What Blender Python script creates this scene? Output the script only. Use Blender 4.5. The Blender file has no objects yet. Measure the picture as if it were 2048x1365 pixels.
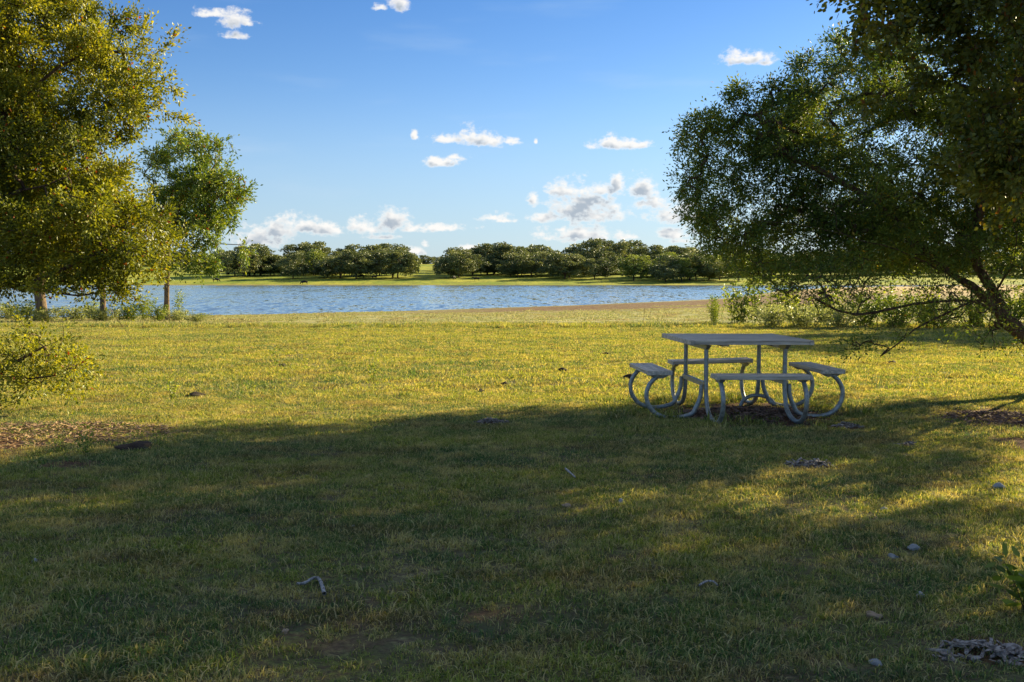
import bpy, bmesh, math, random
import numpy as np
from mathutils import Vector

# ------------------------------------------------------------------ camera, sky, sun, exposure
scn = bpy.context.scene
COL = scn.collection
F = 1991.0; PITCH = math.atan(129.5 / F); CAMH = 1.41
cam = bpy.data.objects.new('camera', bpy.data.cameras.new('camera')); COL.objects.link(cam)
cam.data.sensor_width = 36; cam.data.lens = F / 2048 * 36
cam.data.clip_start = 0.05; cam.data.clip_end = 9000
cam.location = (0, 0, CAMH); cam.rotation_euler = (math.pi / 2 - PITCH, 0, 0)
scn.camera = cam

SUN_EL = math.radians(21); SUN_AZ = math.radians(50)        # azimuth clockwise from +Y
sund = Vector((math.sin(SUN_AZ) * math.cos(SUN_EL), math.cos(SUN_AZ) * math.cos(SUN_EL), math.sin(SUN_EL)))
sl = bpy.data.lights.new('sun', 'SUN'); sl.energy = 5.0; sl.angle = math.radians(0.5); sl.color = (1, 0.85, 0.50)
sun = bpy.data.objects.new('sun', sl); COL.objects.link(sun)
sun.rotation_euler = sund.to_track_quat('Z', 'Y').to_euler()
scn.view_settings.view_transform = 'Standard'; scn.view_settings.look = 'None'
scn.view_settings.gamma = 1; scn.view_settings.exposure = 1.56
scn.cycles.max_bounces = 7; scn.cycles.diffuse_bounces = 3; scn.cycles.transmission_bounces = 4
scn.cycles.use_denoising = True

_p, _q = math.cos(PITCH), math.sin(PITCH)
def ray(px, py):
    a, b = px - 1024, 682.5 - py
    return np.array([a, F * _p + b * _q, -F * _q + b * _p])
def P(px, py, Y):
    r = ray(px, py); return np.array([0, 0, CAMH]) + r * (Y / r[1])

SKY_STR = 0.05
def build_world():
    w = bpy.data.worlds.new('World'); scn.world = w; w.use_nodes = True
    nt = w.node_tree; N, L = nt.nodes, nt.links; N.clear()
    def math_(op, a, b=None, clamp=False):
        n = N.new('ShaderNodeMath'); n.operation = op; n.use_clamp = clamp
        for i, v in enumerate((a, b)):
            if v is None: continue
            if isinstance(v, (int, float)): n.inputs[i].default_value = v
            else: L.new(v, n.inputs[i])
        return n.outputs[0]
    def vmath(op, a, b=None):
        n = N.new('ShaderNodeVectorMath'); n.operation = op
        for i, v in enumerate((a, b)):
            if v is None: continue
            if isinstance(v, (tuple, list)): n.inputs[i].default_value = v
            else: L.new(v, n.inputs[i])
        return n.outputs['Value'] if op == 'LENGTH' else n.outputs['Vector']
    def mix(f, a, b, mode='MIX'):
        n = N.new('ShaderNodeMix'); n.data_type = 'RGBA'; n.blend_type = mode
        if isinstance(f, (int, float)): n.inputs[0].default_value = f
        else: L.new(f, n.inputs[0])
        for i, v in ((6, a), (7, b)):
            if isinstance(v, tuple): n.inputs[i].default_value = (*v, 1)
            else: L.new(v, n.inputs[i])
        return n.outputs[2]
    def ramp01(x, lo, hi):
        n = N.new('ShaderNodeMapRange'); n.interpolation_type = 'SMOOTHSTEP'
        L.new(x, n.inputs[0]); n.inputs[1].default_value = lo; n.inputs[2].default_value = hi
        return n.outputs[0]
    sky = N.new('ShaderNodeTexSky'); sky.sky_type = 'NISHITA'; sky.sun_disc = False
    sky.sun_elevation = SUN_EL; sky.sun_rotation = SUN_AZ
    sky.air_density = 1.0; sky.dust_density = 0.4; sky.ozone_density = 2.4; sky.altitude = 200
    base = mix(1.0, sky.outputs[0], (0.74, 0.88, 1.06), 'MULTIPLY')
    tc = N.new('ShaderNodeTexCoord'); sx = N.new('ShaderNodeSeparateXYZ'); L.new(tc.outputs['Generated'], sx.inputs[0])
    az = math_('ARCTAN2', sx.outputs[0], sx.outputs[1])
    hor = math_('SQRT', math_('ADD', math_('MULTIPLY', sx.outputs[0], sx.outputs[0]), math_('MULTIPLY', sx.outputs[1], sx.outputs[1])))
    el = math_('ARCTAN2', sx.outputs[2], hor)
    cx = N.new('ShaderNodeCombineXYZ'); L.new(az, cx.inputs[0]); L.new(el, cx.inputs[1]); uv = cx.outputs[0]
    C = [(895,277,38,10),(945,273,30,17),(985,279,28,13),(1017,281,24,8),(828,270,6,9),(885,323,42,10),(908,313,14,6),
         (1232,288,52,11),(1224,279,20,12),(1275,291,20,6),(1072,283,4,5),(555,458,42,20),(600,448,42,19),(652,457,38,14),(515,472,50,20),
         (733,454,50,13),(783,440,38,24),(822,456,28,10),(885,454,48,8),(765,474,34,5),(990,434,30,9),(1012,440,26,5),
         (1160,402,60,34),(1190,425,62,20),(1122,378,34,15),(1195,378,60,13),(1236,365,15,20),(1092,434,34,11),(1165,466,80,19),(1243,473,28,7),
         (1068,394,10,18),(1282,376,28,24),(1302,402,34,18),(1350,426,52,20),(1392,432,30,12),(1350,468,38,12),(1368,480,30,7),
         (430,26,32,9),(470,36,34,17),(493,45,16,8),(466,71,25,7),(797,6,18,18),(762,14,14,6),(1492,116,46,13),(1480,107,24,11),(1530,124,18,7),
         (825,500,26,10),(850,488,8,8),(945,494,30,6),(1120,458,20,6),(1640,420,90,16),(1800,455,110,18),(2150,300,120,30),(2300,440,200,30),
         (-150,430,160,26),(-300,250,120,26),(100,480,120,14),(300,470,60,12)]
    tex = N.new('ShaderNodeTexNoise'); tex.inputs['Scale'].default_value = 55; tex.inputs['Detail'].default_value = 7
    tex.inputs['Roughness'].default_value = 0.62
    st = vmath('MULTIPLY', uv, (1, 1.35, 1)); L.new(st, tex.inputs['Vector'])
    def field(off):
        base_uv = vmath('ADD', uv, off) if off else uv
        acc = None
        for (x, y, rx, ry) in C:
            r = ray(x, y); a = math.atan2(r[0], r[1]); e = math.atan2(r[2], math.hypot(r[0], r[1]))
            e -= ry * .38 / F                      # flat base: the lower half falls off faster
            v_ = vmath('MULTIPLY', vmath('SUBTRACT', base_uv, (a, e, 0)), (F / (rx * 1.1), F / (ry * 1.42), 0))
            d = vmath('LENGTH', vmath('MAXIMUM', v_, vmath('MULTIPLY', v_, (-1, -2.1, 0))))
            if acc is None: acc = d
            else:
                n = N.new('ShaderNodeMath'); n.operation = 'SMOOTH_MIN'; L.new(acc, n.inputs[0]); L.new(d, n.inputs[1]); n.inputs[2].default_value = 0.16
                acc = n.outputs[0]
        return acc
    d0 = field(None)
    nse = math_('SUBTRACT', tex.outputs[0], 0.5)
    tex3 = N.new('ShaderNodeTexNoise'); tex3.inputs['Scale'].default_value = 190; tex3.inputs['Detail'].default_value = 4; L.new(st, tex3.inputs['Vector'])
    dens = math_('ADD', math_('SUBTRACT', 1.02, d0), math_('ADD', math_('MULTIPLY', nse, 3.1), math_('MULTIPLY', math_('SUBTRACT', tex3.outputs[0], 0.5), 1.1)))
    mask = ramp01(dens, -0.2, 0.8)
    # self-shading of the cloud body: how much cloud lies towards the sun (up and right)
    tex2 = N.new('ShaderNodeTexNoise'); tex2.inputs['Scale'].default_value = 55; tex2.inputs['Detail'].default_value = 2.5; tex2.inputs['Roughness'].default_value = 0.6
    L.new(vmath('MULTIPLY', vmath('ADD', uv, (0.0035, 0.0045, 0)), (1, 1.35, 1)), tex2.inputs['Vector'])
    d1 = field((0.003, 0.0085, 0))
    dens2 = math_('ADD', math_('SUBTRACT', 1.05, d1), math_('MULTIPLY', math_('SUBTRACT', tex2.outputs[0], 0.5), 3.0))
    sh = math_('MULTIPLY', ramp01(dens2, -0.25, 0.95), ramp01(dens, 0.1, 0.9))
    ccol = mix(sh, (6.9, 6.75, 6.5), (3.0, 3.45, 4.0))
    # thin cirrus veil
    cn = N.new('ShaderNodeTexNoise'); cn.inputs['Scale'].default_value = 6; cn.inputs['Detail'].default_value = 5
    L.new(vmath('MULTIPLY', uv, (1, 5, 1)), cn.inputs['Vector'])
    veil = math_('MULTIPLY', ramp01(cn.outputs[0], 0.52, 0.8), 0.16)
    vb = mix(veil, base, (6.0, 6.3, 6.6))
    dk = ramp01(el, 0.02, 0.40)          # deeper blue with height
    vb = mix(dk, vb, mix(1.0, vb, (0.44, 0.70, 0.93), 'MULTIPLY'))
    # broken bright cloud added overhead, out of view, to raise fill in the shade
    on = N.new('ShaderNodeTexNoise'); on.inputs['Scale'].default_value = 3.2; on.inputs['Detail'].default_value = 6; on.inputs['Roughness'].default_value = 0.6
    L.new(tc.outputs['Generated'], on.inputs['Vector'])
    fill_cloud = math_('MULTIPLY', ramp01(on.outputs[0], 0.47, 0.58), ramp01(el, 0.55, 0.8))
    vb = mix(fill_cloud, vb, (5.2, 5.5, 5.7))
    hz = N.new('ShaderNodeMapRange'); hz.interpolation_type = 'SMOOTHERSTEP'; L.new(el, hz.inputs[0])
    for i_, v_ in enumerate((0.0, 0.22, 0.54, 0.0)): hz.inputs[i_ + 1].default_value = v_
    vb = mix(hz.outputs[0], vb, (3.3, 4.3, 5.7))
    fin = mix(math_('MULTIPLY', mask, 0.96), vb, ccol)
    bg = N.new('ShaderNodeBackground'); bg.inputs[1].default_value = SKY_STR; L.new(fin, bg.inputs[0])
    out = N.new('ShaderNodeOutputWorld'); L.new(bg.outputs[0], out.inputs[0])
    w.cycles.sampling_method = 'MANUAL'; w.cycles.sample_map_resolution = 512
build_world()

# ------------------------------------------------------------------ helpers
def tag(o, label=None, cat=None, group=None, kind=None):
    if label: o['label'] = label
    if cat: o['category'] = cat
    if group: o['group'] = group
    if kind: o['kind'] = kind
    return o
def empty(name, loc, rz=0, **k):
    o = bpy.data.objects.new(name, None); COL.objects.link(o); o.location = [float(v) for v in loc]; o.rotation_euler = (0, 0, rz)
    o.empty_display_size = 0.2
    return tag(o, **k)
def link(name, me, mat=None, parent=None):
    o = bpy.data.objects.new(name, me); COL.objects.link(o)
    if mat: me.materials.append(mat)
    if parent: o.parent = parent
    return o
def np_mesh(name, V, faces_list, smooth=False, tint=None):
    """faces_list: list of int arrays (n,k)."""
    V = np.asarray(V, dtype=np.float32)
    me = bpy.data.meshes.new(name)
    me.vertices.add(len(V)); me.vertices.foreach_set('co', V.ravel())
    loops = np.concatenate([f.ravel() for f in faces_list]).astype(np.int32)
    counts = np.concatenate([np.full(len(f), f.shape[1]) for f in faces_list]).astype(np.int32)
    starts = np.concatenate([[0], np.cumsum(counts)[:-1]]).astype(np.int32)
    me.loops.add(len(loops)); me.loops.foreach_set('vertex_index', loops)
    me.polygons.add(len(counts)); me.polygons.foreach_set('loop_start', starts)
    try: me.polygons.foreach_set('loop_total', counts)
    except Exception: pass
    me.polygons.foreach_set('use_smooth', np.full(len(counts), smooth))
    if tint is not None:
        a = me.attributes.new('tint', 'FLOAT', 'FACE'); a.data.foreach_set('value', np.asarray(tint, dtype=np.float32))
    me.update(calc_edges=True); me.validate()
    return me
def copy_tree(o, parent=None):
    c = o.copy(); COL.objects.link(c); c.parent = parent
    for ch in list(o.children): copy_tree(ch, c)
    return c
def unit(v): 
    n = np.linalg.norm(v, axis=-1, keepdims=True); return v / np.maximum(n, 1e-9)

# ------------------------------------------------------------------ terrain
LAKE = -1.70
SX = np.array([-400, -120, -38, -24.6, -10, 5.6, 20.7, 30, 40, 57, 83, 110, 140, 160, 400.])
SY = np.array([60, 66, 74.6, 78.4, 89.7, 105, 126, 141, 167, 213, 269, 302, 317, 330, 500.])
_rs = np.random.RandomState(5)
_w = [(_rs.uniform(0, 6.28), _rs.uniform(0, 6.28)) for _ in range(12)]
def wob(x, y, s):
    r = 0
    for k, (a, b) in enumerate(_w[:6]):
        r = r + np.sin(x / s * (1 + .37 * k) + a + 1.3 * np.sin(y / s * (.8 + .21 * k) + b)) * np.cos(y / s * (1 + .29 * k) + b) / (1 + .5 * k)
    return r / 2.5
def terrain(x, y):
    x = np.asarray(x, float); y = np.asarray(y, float)
    S = np.interp(x, SX, SY) + wob(x, y * 0, 9.) * 1.2
    t = (y - 27.5) / (S - 27.5)
    near = np.where(t < 0, 0, LAKE * np.clip(t, 0, 1) ** 0.92)
    near = np.where(t > 1, LAKE - (y - S) * .05, near)
    near = np.maximum(near, -5)
    near = near + wob(x, y, 2.3) * 0.036 * np.clip(1.2 - y / 40, 0, 1) + wob(x, y, .55) * 0.014 * (y < 30)
    e = y - 344 - wob(x, y * 0, 60.) * 3
    up = np.where(e < 60, e * .05, 3.0 + (e - 60) * .0345)
    ridge = 12.2 + wob(x, y * 0, 140.) * 1.2
    up = np.where(e > 300, 11.3 - (e - 300) * .02, up)
    far = LAKE + np.minimum(up, ridge)
    far = np.where(e < 0, LAKE + e * .05, far)
    far = np.maximum(far, -30.)
    z = np.maximum(near, far)
    return z
def ground_hit(px, py):
    r = ray(px, py); r = r / r[1]
    Y = 1.5
    ys = np.concatenate([np.arange(1.5, 40, .02), np.arange(40, 900, .25)])
    pz = CAMH + r[2] * ys; tz = terrain(r[0] * ys, ys)
    k = np.argmax(pz < tz)
    return np.array([r[0] * ys[k], ys[k], float(tz[k])])

BARE = []     # (x, y, rx, ry, strength) of bare or littered ground
def g_bare(px, py, rxp, rym, s=1.0):
    s *= 1.15; c = ground_hit(px, py); BARE.append((c[0], c[1], rxp * c[1] / F, rym, s))
g_bare(1490, 826, 165, 1.0, 1.2); g_bare(1400, 835, 90, .35, .8); g_bare(110, 868, 170, .8, .62); g_bare(-60, 900, 150, 1.0, .9)
g_bare(2010, 835, 120, .8, .95); g_bare(2100, 900, 80, 1.0, .9)
g_bare(272, 897, 38, .13, 1.3); g_bare(395, 793, 30, .12, 1.2); g_bare(130, 930, 60, .18, 1.1); g_bare(265, 818, 35, .15, .8)
g_bare(985, 846, 38, .16, 1.2); g_bare(1690, 855, 36, .12, 1.2); g_bare(1620, 934, 50, .16, 1.2); g_bare(1975, 1300, 90, .16, 1.2); g_bare(1810, 893, 26, .1, 1)
g_bare(560, 712, 34, .3, .8); g_bare(1000, 1230, 130, .18, .55); g_bare(700, 1290, 170, .2, .5); g_bare(1250, 1120, 90, .15, .5)
def bare(x, y):
    r = np.zeros_like(x)
    for (cx, cy, rx, ry, s) in BARE:
        d = np.sqrt(((x - cx) / rx) ** 2 + ((y - cy) / ry) ** 2) + wob(x * 1.7, y * 1.7, .5) * .28
        r = np.maximum(r, s * np.clip(1.5 - d, 0, 1))
    return np.clip(r, 0, 1)

def build_ground():
    def axis(parts):
        return np.unique(np.round(np.concatenate([np.arange(a, b, s) for a, b, s in parts]), 3))
    ys = axis([(-60, -8, 4), (-8, 2, .5), (2, 14, .08), (14, 34, .25), (34, 140, 1), (140, 335, 5), (335, 460, 1.5), (460, 720, 6), (720, 1200, 40), (1200, 5001, 400)])
    xh = axis([(0, 7, .1), (7, 16, .3), (16, 60, 1.2), (60, 300, 5), (300, 900, 30), (900, 4001, 300)])
    xs = np.unique(np.concatenate([-xh, xh]))
    X, Yg = np.meshgrid(xs, ys); Z = terrain(X, Yg)
    V = np.stack([X, Yg, Z], -1).reshape(-1, 3)
    nx, ny = len(xs), len(ys)
    i = (np.arange(ny - 1)[:, None] * nx + np.arange(nx - 1)[None]).ravel()
    Fq = np.stack([i, i + 1, i + nx + 1, i + nx], 1)
    me = np_mesh('ground', V, [Fq], smooth=True)
    S = np.interp(X, SX, SY) + wob(X, Yg * 0, 9.) * 1.2
    t = (Yg - 27.5) / (S - 27.5)
    a = me.attributes.new('bare', 'FLOAT', 'POINT'); a.data.foreach_set('value', bare(X, Yg).ravel().astype(np.float32))
    a = me.attributes.new('flat', 'FLOAT', 'POINT'); a.data.foreach_set('value', np.clip(t, -1, 3).ravel().astype(np.float32))
    o = link('ground', me, mat_ground()); tag(o, 'grassy ground running from the lawn to the pasture beyond the lake', kind='structure')
    return o

# ------------------------------------------------------------------ materials
class NT:
    def __init__(s, name):
        s.m = bpy.data.materials.new(name); s.m.use_nodes = True; s.t = s.m.node_tree; s.N = s.t.nodes; s.L = s.t.links
        s.N.clear(); s.out = s.N.new('ShaderNodeOutputMaterial')
    def n(s, typ, **k):
        n = s.N.new(typ)
        for a, b in k.items(): setattr(n, a, b)
        return n
    def set(s, inp, v):
        if isinstance(v, bpy.types.NodeSocket): s.L.new(v, inp)
        elif isinstance(v, tuple) and len(v) == 3 and inp.type == 'RGBA': inp.default_value = (*v, 1)
        else: inp.default_value = v
    def noise(s, scale, detail=4, vec=None, rough=.55, dist=0):
        n = s.n('ShaderNodeTexNoise'); n.inputs['Scale'].default_value = scale; n.inputs['Detail'].default_value = detail
        n.inputs['Roughness'].default_value = rough; n.inputs['Distortion'].default_value = dist
        if vec is not None: s.L.new(vec, n.inputs['Vector'])
        return n.outputs[0]
    def rng(s, x, a, b, c=0., d=1., smooth=True):
        n = s.n('ShaderNodeMapRange'); 
        if smooth: n.interpolation_type = 'SMOOTHSTEP'
        s.L.new(x, n.inputs[0])
        for i, v in enumerate((a, b, c, d)): n.inputs[i + 1].default_value = v
        return n.outputs[0]
    def mix(s, f, a, b, mode='MIX'):
        n = s.n('ShaderNodeMix', data_type='RGBA', blend_type=mode)
        s.set(n.inputs[0], f); s.set(n.inputs[6], a); s.set(n.inputs[7], b); return n.outputs[2]
    def math(s, op, a, b=0., clamp=False):
        n = s.n('ShaderNodeMath', operation=op, use_clamp=clamp); s.set(n.inputs[0], a); s.set(n.inputs[1], b); return n.outputs[0]
    def pos(s, scale=(1, 1, 1)):
        g = s.n('ShaderNodeNewGeometry'); v = s.n('ShaderNodeVectorMath', operation='MULTIPLY'); s.L.new(g.outputs['Position'], v.inputs[0]); v.inputs[1].default_value = scale
        return v.outputs[0]
    def obj(s, scale=(1, 1, 1)):
        g = s.n('ShaderNodeTexCoord'); v = s.n('ShaderNodeVectorMath', operation='MULTIPLY'); s.L.new(g.outputs['Object'], v.inputs[0]); v.inputs[1].default_value = scale
        return v.outputs[0]
    def attr(s, name):
        a = s.n('ShaderNodeAttribute', attribute_name=name); return a.outputs['Fac']
    def bsdf(s, col, rough=.8, spec=.3, metal=0., normal=None):
        b = s.n('ShaderNodeBsdfPrincipled'); s.set(b.inputs['Base Color'], col); s.set(b.inputs['Roughness'], rough)
        b.inputs['Specular IOR Level'].default_value = spec; b.inputs['Metallic'].default_value = metal
        if normal is not None: s.L.new(normal, b.inputs['Normal'])
        return b.outputs[0]
    def bump(s, h, strength=.5, dist=.02):
        b = s.n('ShaderNodeBump'); s.L.new(h, b.inputs['Height']); b.inputs['Strength'].default_value = strength; b.inputs['Distance'].default_value = dist
        return b.outputs[0]
    def surf(s, sh): s.L.new(sh, s.out.inputs[0]); return s.m

GREEN = (.095, .20, .065); LIME = (.32, .38, .055); STRAW = (.62, .53, .22); RUST = (.25, .17, .11)
def grass_colour(n, fine=True):
    """patchy lawn colour, a function of the place on the ground"""
    big = n.noise(.55, 5, n.pos((.7, 1, 0)), .65); mid = n.noise(2.6, 5, n.pos((1, 1, 0)), .65); sm = n.noise(14, 3, n.pos((1, 1, 0)), .7)
    c = n.mix(n.rng(big, .38, .62), GREEN, LIME)
    c = n.mix(n.rng(mid, .47, .65, 0, .82), c, STRAW)
    m2 = n.noise(1.3, 6, n.pos((.6, 1.3, .3)), .75); c = n.mix(n.rng(m2, .50, .64, 0, .7), c, (.18, .125, .055))
    c = n.mix(n.rng(sm, .46, .68, 0, .65), c, RUST)
    return c
def mat_ground():
    n = NT('ground')
    fl = n.attr('flat'); ba = n.attr('bare'); sx_ = n.n('ShaderNodeSeparateXYZ'); n.L.new(n.pos(), sx_.inputs[0])
    lawn = grass_colour(n)
    f2 = n.noise(30, 4, n.pos((1, 1, 0)), .7)
    lawn = n.mix(n.rng(f2, .3, .7, 0.5, 1.), lawn, (.085, .06, .038))
    # flat between lawn and water
    fn = n.noise(.35, 6, n.pos((.5, .6, 0)), .7); fn2 = n.noise(1.6, 6, n.pos((1, .5, 0)), .8)
    flat = n.mix(n.rng(fn, .4, .62), (.25, .25, .09), (.38, .33, .15))
    flat = n.mix(n.rng(fn2, .45, .7), flat, (.13, .14, .035))
    dk = n.math('MULTIPLY', n.rng(fl, .38, .62), n.rng(fl, 1.02, .9)); dk = n.math('MULTIPLY', dk, n.math('MULTIPLY', n.rng(fn2, .34, .52, .25, 1), n.rng(sx_.outputs[0], -16, 4)))
    flat = n.mix(dk, flat, (.14, .075, .040))
    x = n.n('ShaderNodeSeparateXYZ'); n.L.new(n.pos(), x.inputs[0])
    tan = n.rng(x.outputs[0], 34, 80); flat = n.mix(tan, flat, n.mix(n.rng(fn, .4, .65), (.46, .33, .16), (.36, .26, .12)))
    c = n.mix(n.rng(fl, -.02, .04), lawn, flat)
    pn = n.noise(.05, 6, n.pos((.7, .5, 0)), .75); pn2 = n.noise(.25, 5, n.pos((1, .25, 0)), .75)
    past = n.mix(n.rng(pn, .38, .62), (.15, .21, .022), (.34, .33, .040)); past = n.mix(n.rng(pn2, .45, .65, 0, .8), past, (.13, .15, .03)); past = n.mix(n.rng(pn2, .45, .3, 0, .5), past, (.32, .27, .08))
    c = n.mix(n.rng(x.outputs[1], 341, 349), c, n.mix(n.rng(x.outputs[1], 344, 350), (.20, .13, .05), past))
    bn = n.noise(35, 5, n.pos((1, 1, 0)), .7)
    dirt = n.mix(n.rng(bn, .35, .65), (.060, .032, .018), (.19, .105, .055))
    c = n.mix(n.rng(ba, .4, .8), c, dirt)
    hb = n.math('ADD', n.math('MULTIPLY', n.noise(9, 6, n.pos(), .7), .6), n.math('MULTIPLY', f2, .4))
    return n.surf(n.bsdf(c, .95, .1, normal=n.bump(hb, .9, .05)))
def mat_grass():
    n = NT('grass_blades')
    c = grass_colour(n)
    ti = n.attr('tint')
    c = n.mix(n.rng(ti, .62, 1., 0, .8), c, (.72, .60, .32)); c = n.mix(n.rng(ti, .40, 0., 0, .9), c, (.035, .085, .03))
    d = n.bsdf(c, .7, .25)
    tr = n.n('ShaderNodeBsdfTranslucent'); n.set(tr.inputs[0], n.mix(1., c, (1.3, 1.15, .4), 'MULTIPLY'))
    m = n.n('ShaderNodeMixShader'); m.inputs[0].default_value = .45; n.L.new(d, m.inputs[1]); n.L.new(tr.outputs[0], m.inputs[2])
    return n.surf(m.outputs[0])
def mat_leaf(name, dark, mid, light, rare=(.25, .06, .02), rare_amt=.985, trans=.4, ns=.6, glow=(1.3, 1.15, .35)):
    n = NT(name)
    ti = n.attr('tint'); cl = n.noise(ns, 3, n.pos(), .6)
    v = n.math('ADD', n.math('MULTIPLY', ti, .6), n.math('MULTIPLY', n.rng(cl, .35, .65), .4))
    c = n.mix(n.rng(v, .1, .5), dark, mid); c = n.mix(n.rng(v, .5, .95), c, light)
    c = n.mix(n.rng(ti, rare_amt, rare_amt + .003), c, rare)
    d = n.bsdf(c, .45, .35)
    tr = n.n('ShaderNodeBsdfTranslucent'); n.set(tr.inputs[0], n.mix(1., c, glow, 'MULTIPLY'))
    m = n.n('ShaderNodeMixShader'); m.inputs[0].default_value = trans; n.L.new(d, m.inputs[1]); n.L.new(tr.outputs[0], m.inputs[2])
    return n.surf(m.outputs[0])
def mat_bark(name, a=(.055, .035, .024), b=(.15, .10, .07), sc=1.):
    n = NT(name); h = n.noise(14 * sc, 6, n.obj((1, 1, .25)), .7)
    return n.surf(n.bsdf(n.mix(n.rng(h, .35, .65), a, b), .95, .1, normal=n.bump(h, 1., .03 / sc)))
def mat_plain(name, a, b, scale=20, rough=.8, spec=.3, metal=0., bump=.3):
    n = NT(name); h = n.noise(scale, 5, n.obj(), .65)
    return n.surf(n.bsdf(n.mix(n.rng(h, .35, .65), a, b), rough, spec, metal, n.bump(h, bump, .01)))

M_GRASS = mat_grass()
def mat_flat():
    n = NT('flat_growth'); ti = n.attr('tint'); k = n.noise(.3, 4, n.pos((1, 1, 0)), .6)
    c = n.mix(n.rng(ti, .2, .9), (.26, .28, .08), (.50, .43, .20)); c = n.mix(n.rng(k, .5, .65, 0, .6), c, (.30, .18, .10))
    tr = n.n('ShaderNodeBsdfTranslucent'); n.set(tr.inputs[0], c); m = n.n('ShaderNodeMixShader'); m.inputs[0].default_value = .5; n.L.new(n.bsdf(c, .8, .2), m.inputs[1]); n.L.new(tr.outputs[0], m.inputs[2])
    return n.surf(m.outputs[0])
M_FLAT = mat_flat()
M_LEAF_L = mat_leaf('elm_leaf_lit', (.045, .065, .010), (.18, .21, .020), (.42, .40, .045), rare=(.30, .06, .015), rare_amt=.988, trans=.42)
M_LEAF_F = mat_leaf('fine_leaf', (.045, .085, .020), (.12, .19, .035), (.27, .31, .05), rare=(.35, .25, .03), rare_amt=.975, trans=.42)
M_LEAF_B = mat_leaf('oak_leaf', (.06, .085, .014), (.14, .155, .022), (.30, .27, .03), rare=(.22, .09, .02), rare_amt=.97, trans=.36)
M_LEAF_S = mat_leaf('young_tree_leaf', (.05, .10, .018), (.13, .20, .03), (.30, .34, .05), trans=.38)
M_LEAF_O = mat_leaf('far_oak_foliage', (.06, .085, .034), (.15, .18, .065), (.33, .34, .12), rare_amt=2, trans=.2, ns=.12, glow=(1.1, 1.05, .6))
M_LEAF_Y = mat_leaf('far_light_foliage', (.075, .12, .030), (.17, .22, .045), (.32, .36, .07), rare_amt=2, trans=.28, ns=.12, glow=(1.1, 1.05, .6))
M_WEED = mat_leaf('weed_leaf', (.08, .14, .03), (.18, .25, .04), (.36, .40, .07), rare_amt=2, trans=.5, ns=2)
M_PALE = mat_leaf('pale_weed_leaf', (.14, .18, .05), (.28, .31, .10), (.50, .50, .22), rare_amt=2, trans=.46, ns=1.5, glow=(1.1, 1.05, .7))
M_BARK = mat_bark('bark'); M_BARK_L = mat_bark('small_tree_bark', (.10, .065, .040), (.24, .17, .11)); M_STEM = mat_bark('stem', (.06, .05, .02), (.13, .10, .04), 4)

# ------------------------------------------------------------------ trees
def tubes(nodes, parent, rad, sides_fn, rmin=0.0):
    """one mesh of tapered tubes following chains of a node tree"""
    nodes = np.asarray(nodes); n = len(nodes)
    kids = [[] for _ in range(n)]
    for i in range(n):
        if parent[i] >= 0: kids[parent[i]].append(i)
    V = []; FQ = []; cnt = 0
    stack = [(i, -1) for i in range(n) if parent[i] < 0]
    while stack:
        st, frm = stack.pop()
        chain = ([frm] if frm >= 0 else []) + [st]; cur = st
        while kids[cur]:
            ks = sorted(kids[cur], key=lambda k: -rad[k]); 
            for k in ks[1:]: stack.append((k, cur))
            cur = ks[0]; chain.append(cur)
        if len(chain) < 2: continue
        pts = nodes[chain]; rr = np.array([rad[c] for c in chain])
        if frm >= 0: rr[0] = min(rr[0], rad[st] * 1.25)
        if rr.max() < rmin: continue
        k = sides_fn(rr.max())
        tan = np.gradient(pts, axis=0); tan = unit(tan)
        ref = np.array([.31, .22, .92]) if abs(tan[0, 2]) < .8 else np.array([.95, .2, .1])
        a = unit(np.cross(tan, ref)); b = np.cross(tan, a)
        th = np.arange(k) / k * 2 * np.pi
        ring = pts[:, None] + rr[:, None, None] * (a[:, None] * np.cos(th)[None, :, None] + b[:, None] * np.sin(th)[None, :, None])
        m = len(pts); V.append(ring.reshape(-1, 3))
        i = np.arange(m - 1)[:, None] * k; j = np.arange(k)[None]; j2 = (j + 1) % k
        FQ.append((np.stack([i + j, i + j2, i + k + j2, i + k + j], -1).reshape(-1, 4)) + cnt)
        cnt += m * k
    return np.concatenate(V), np.concatenate(FQ)

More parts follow.
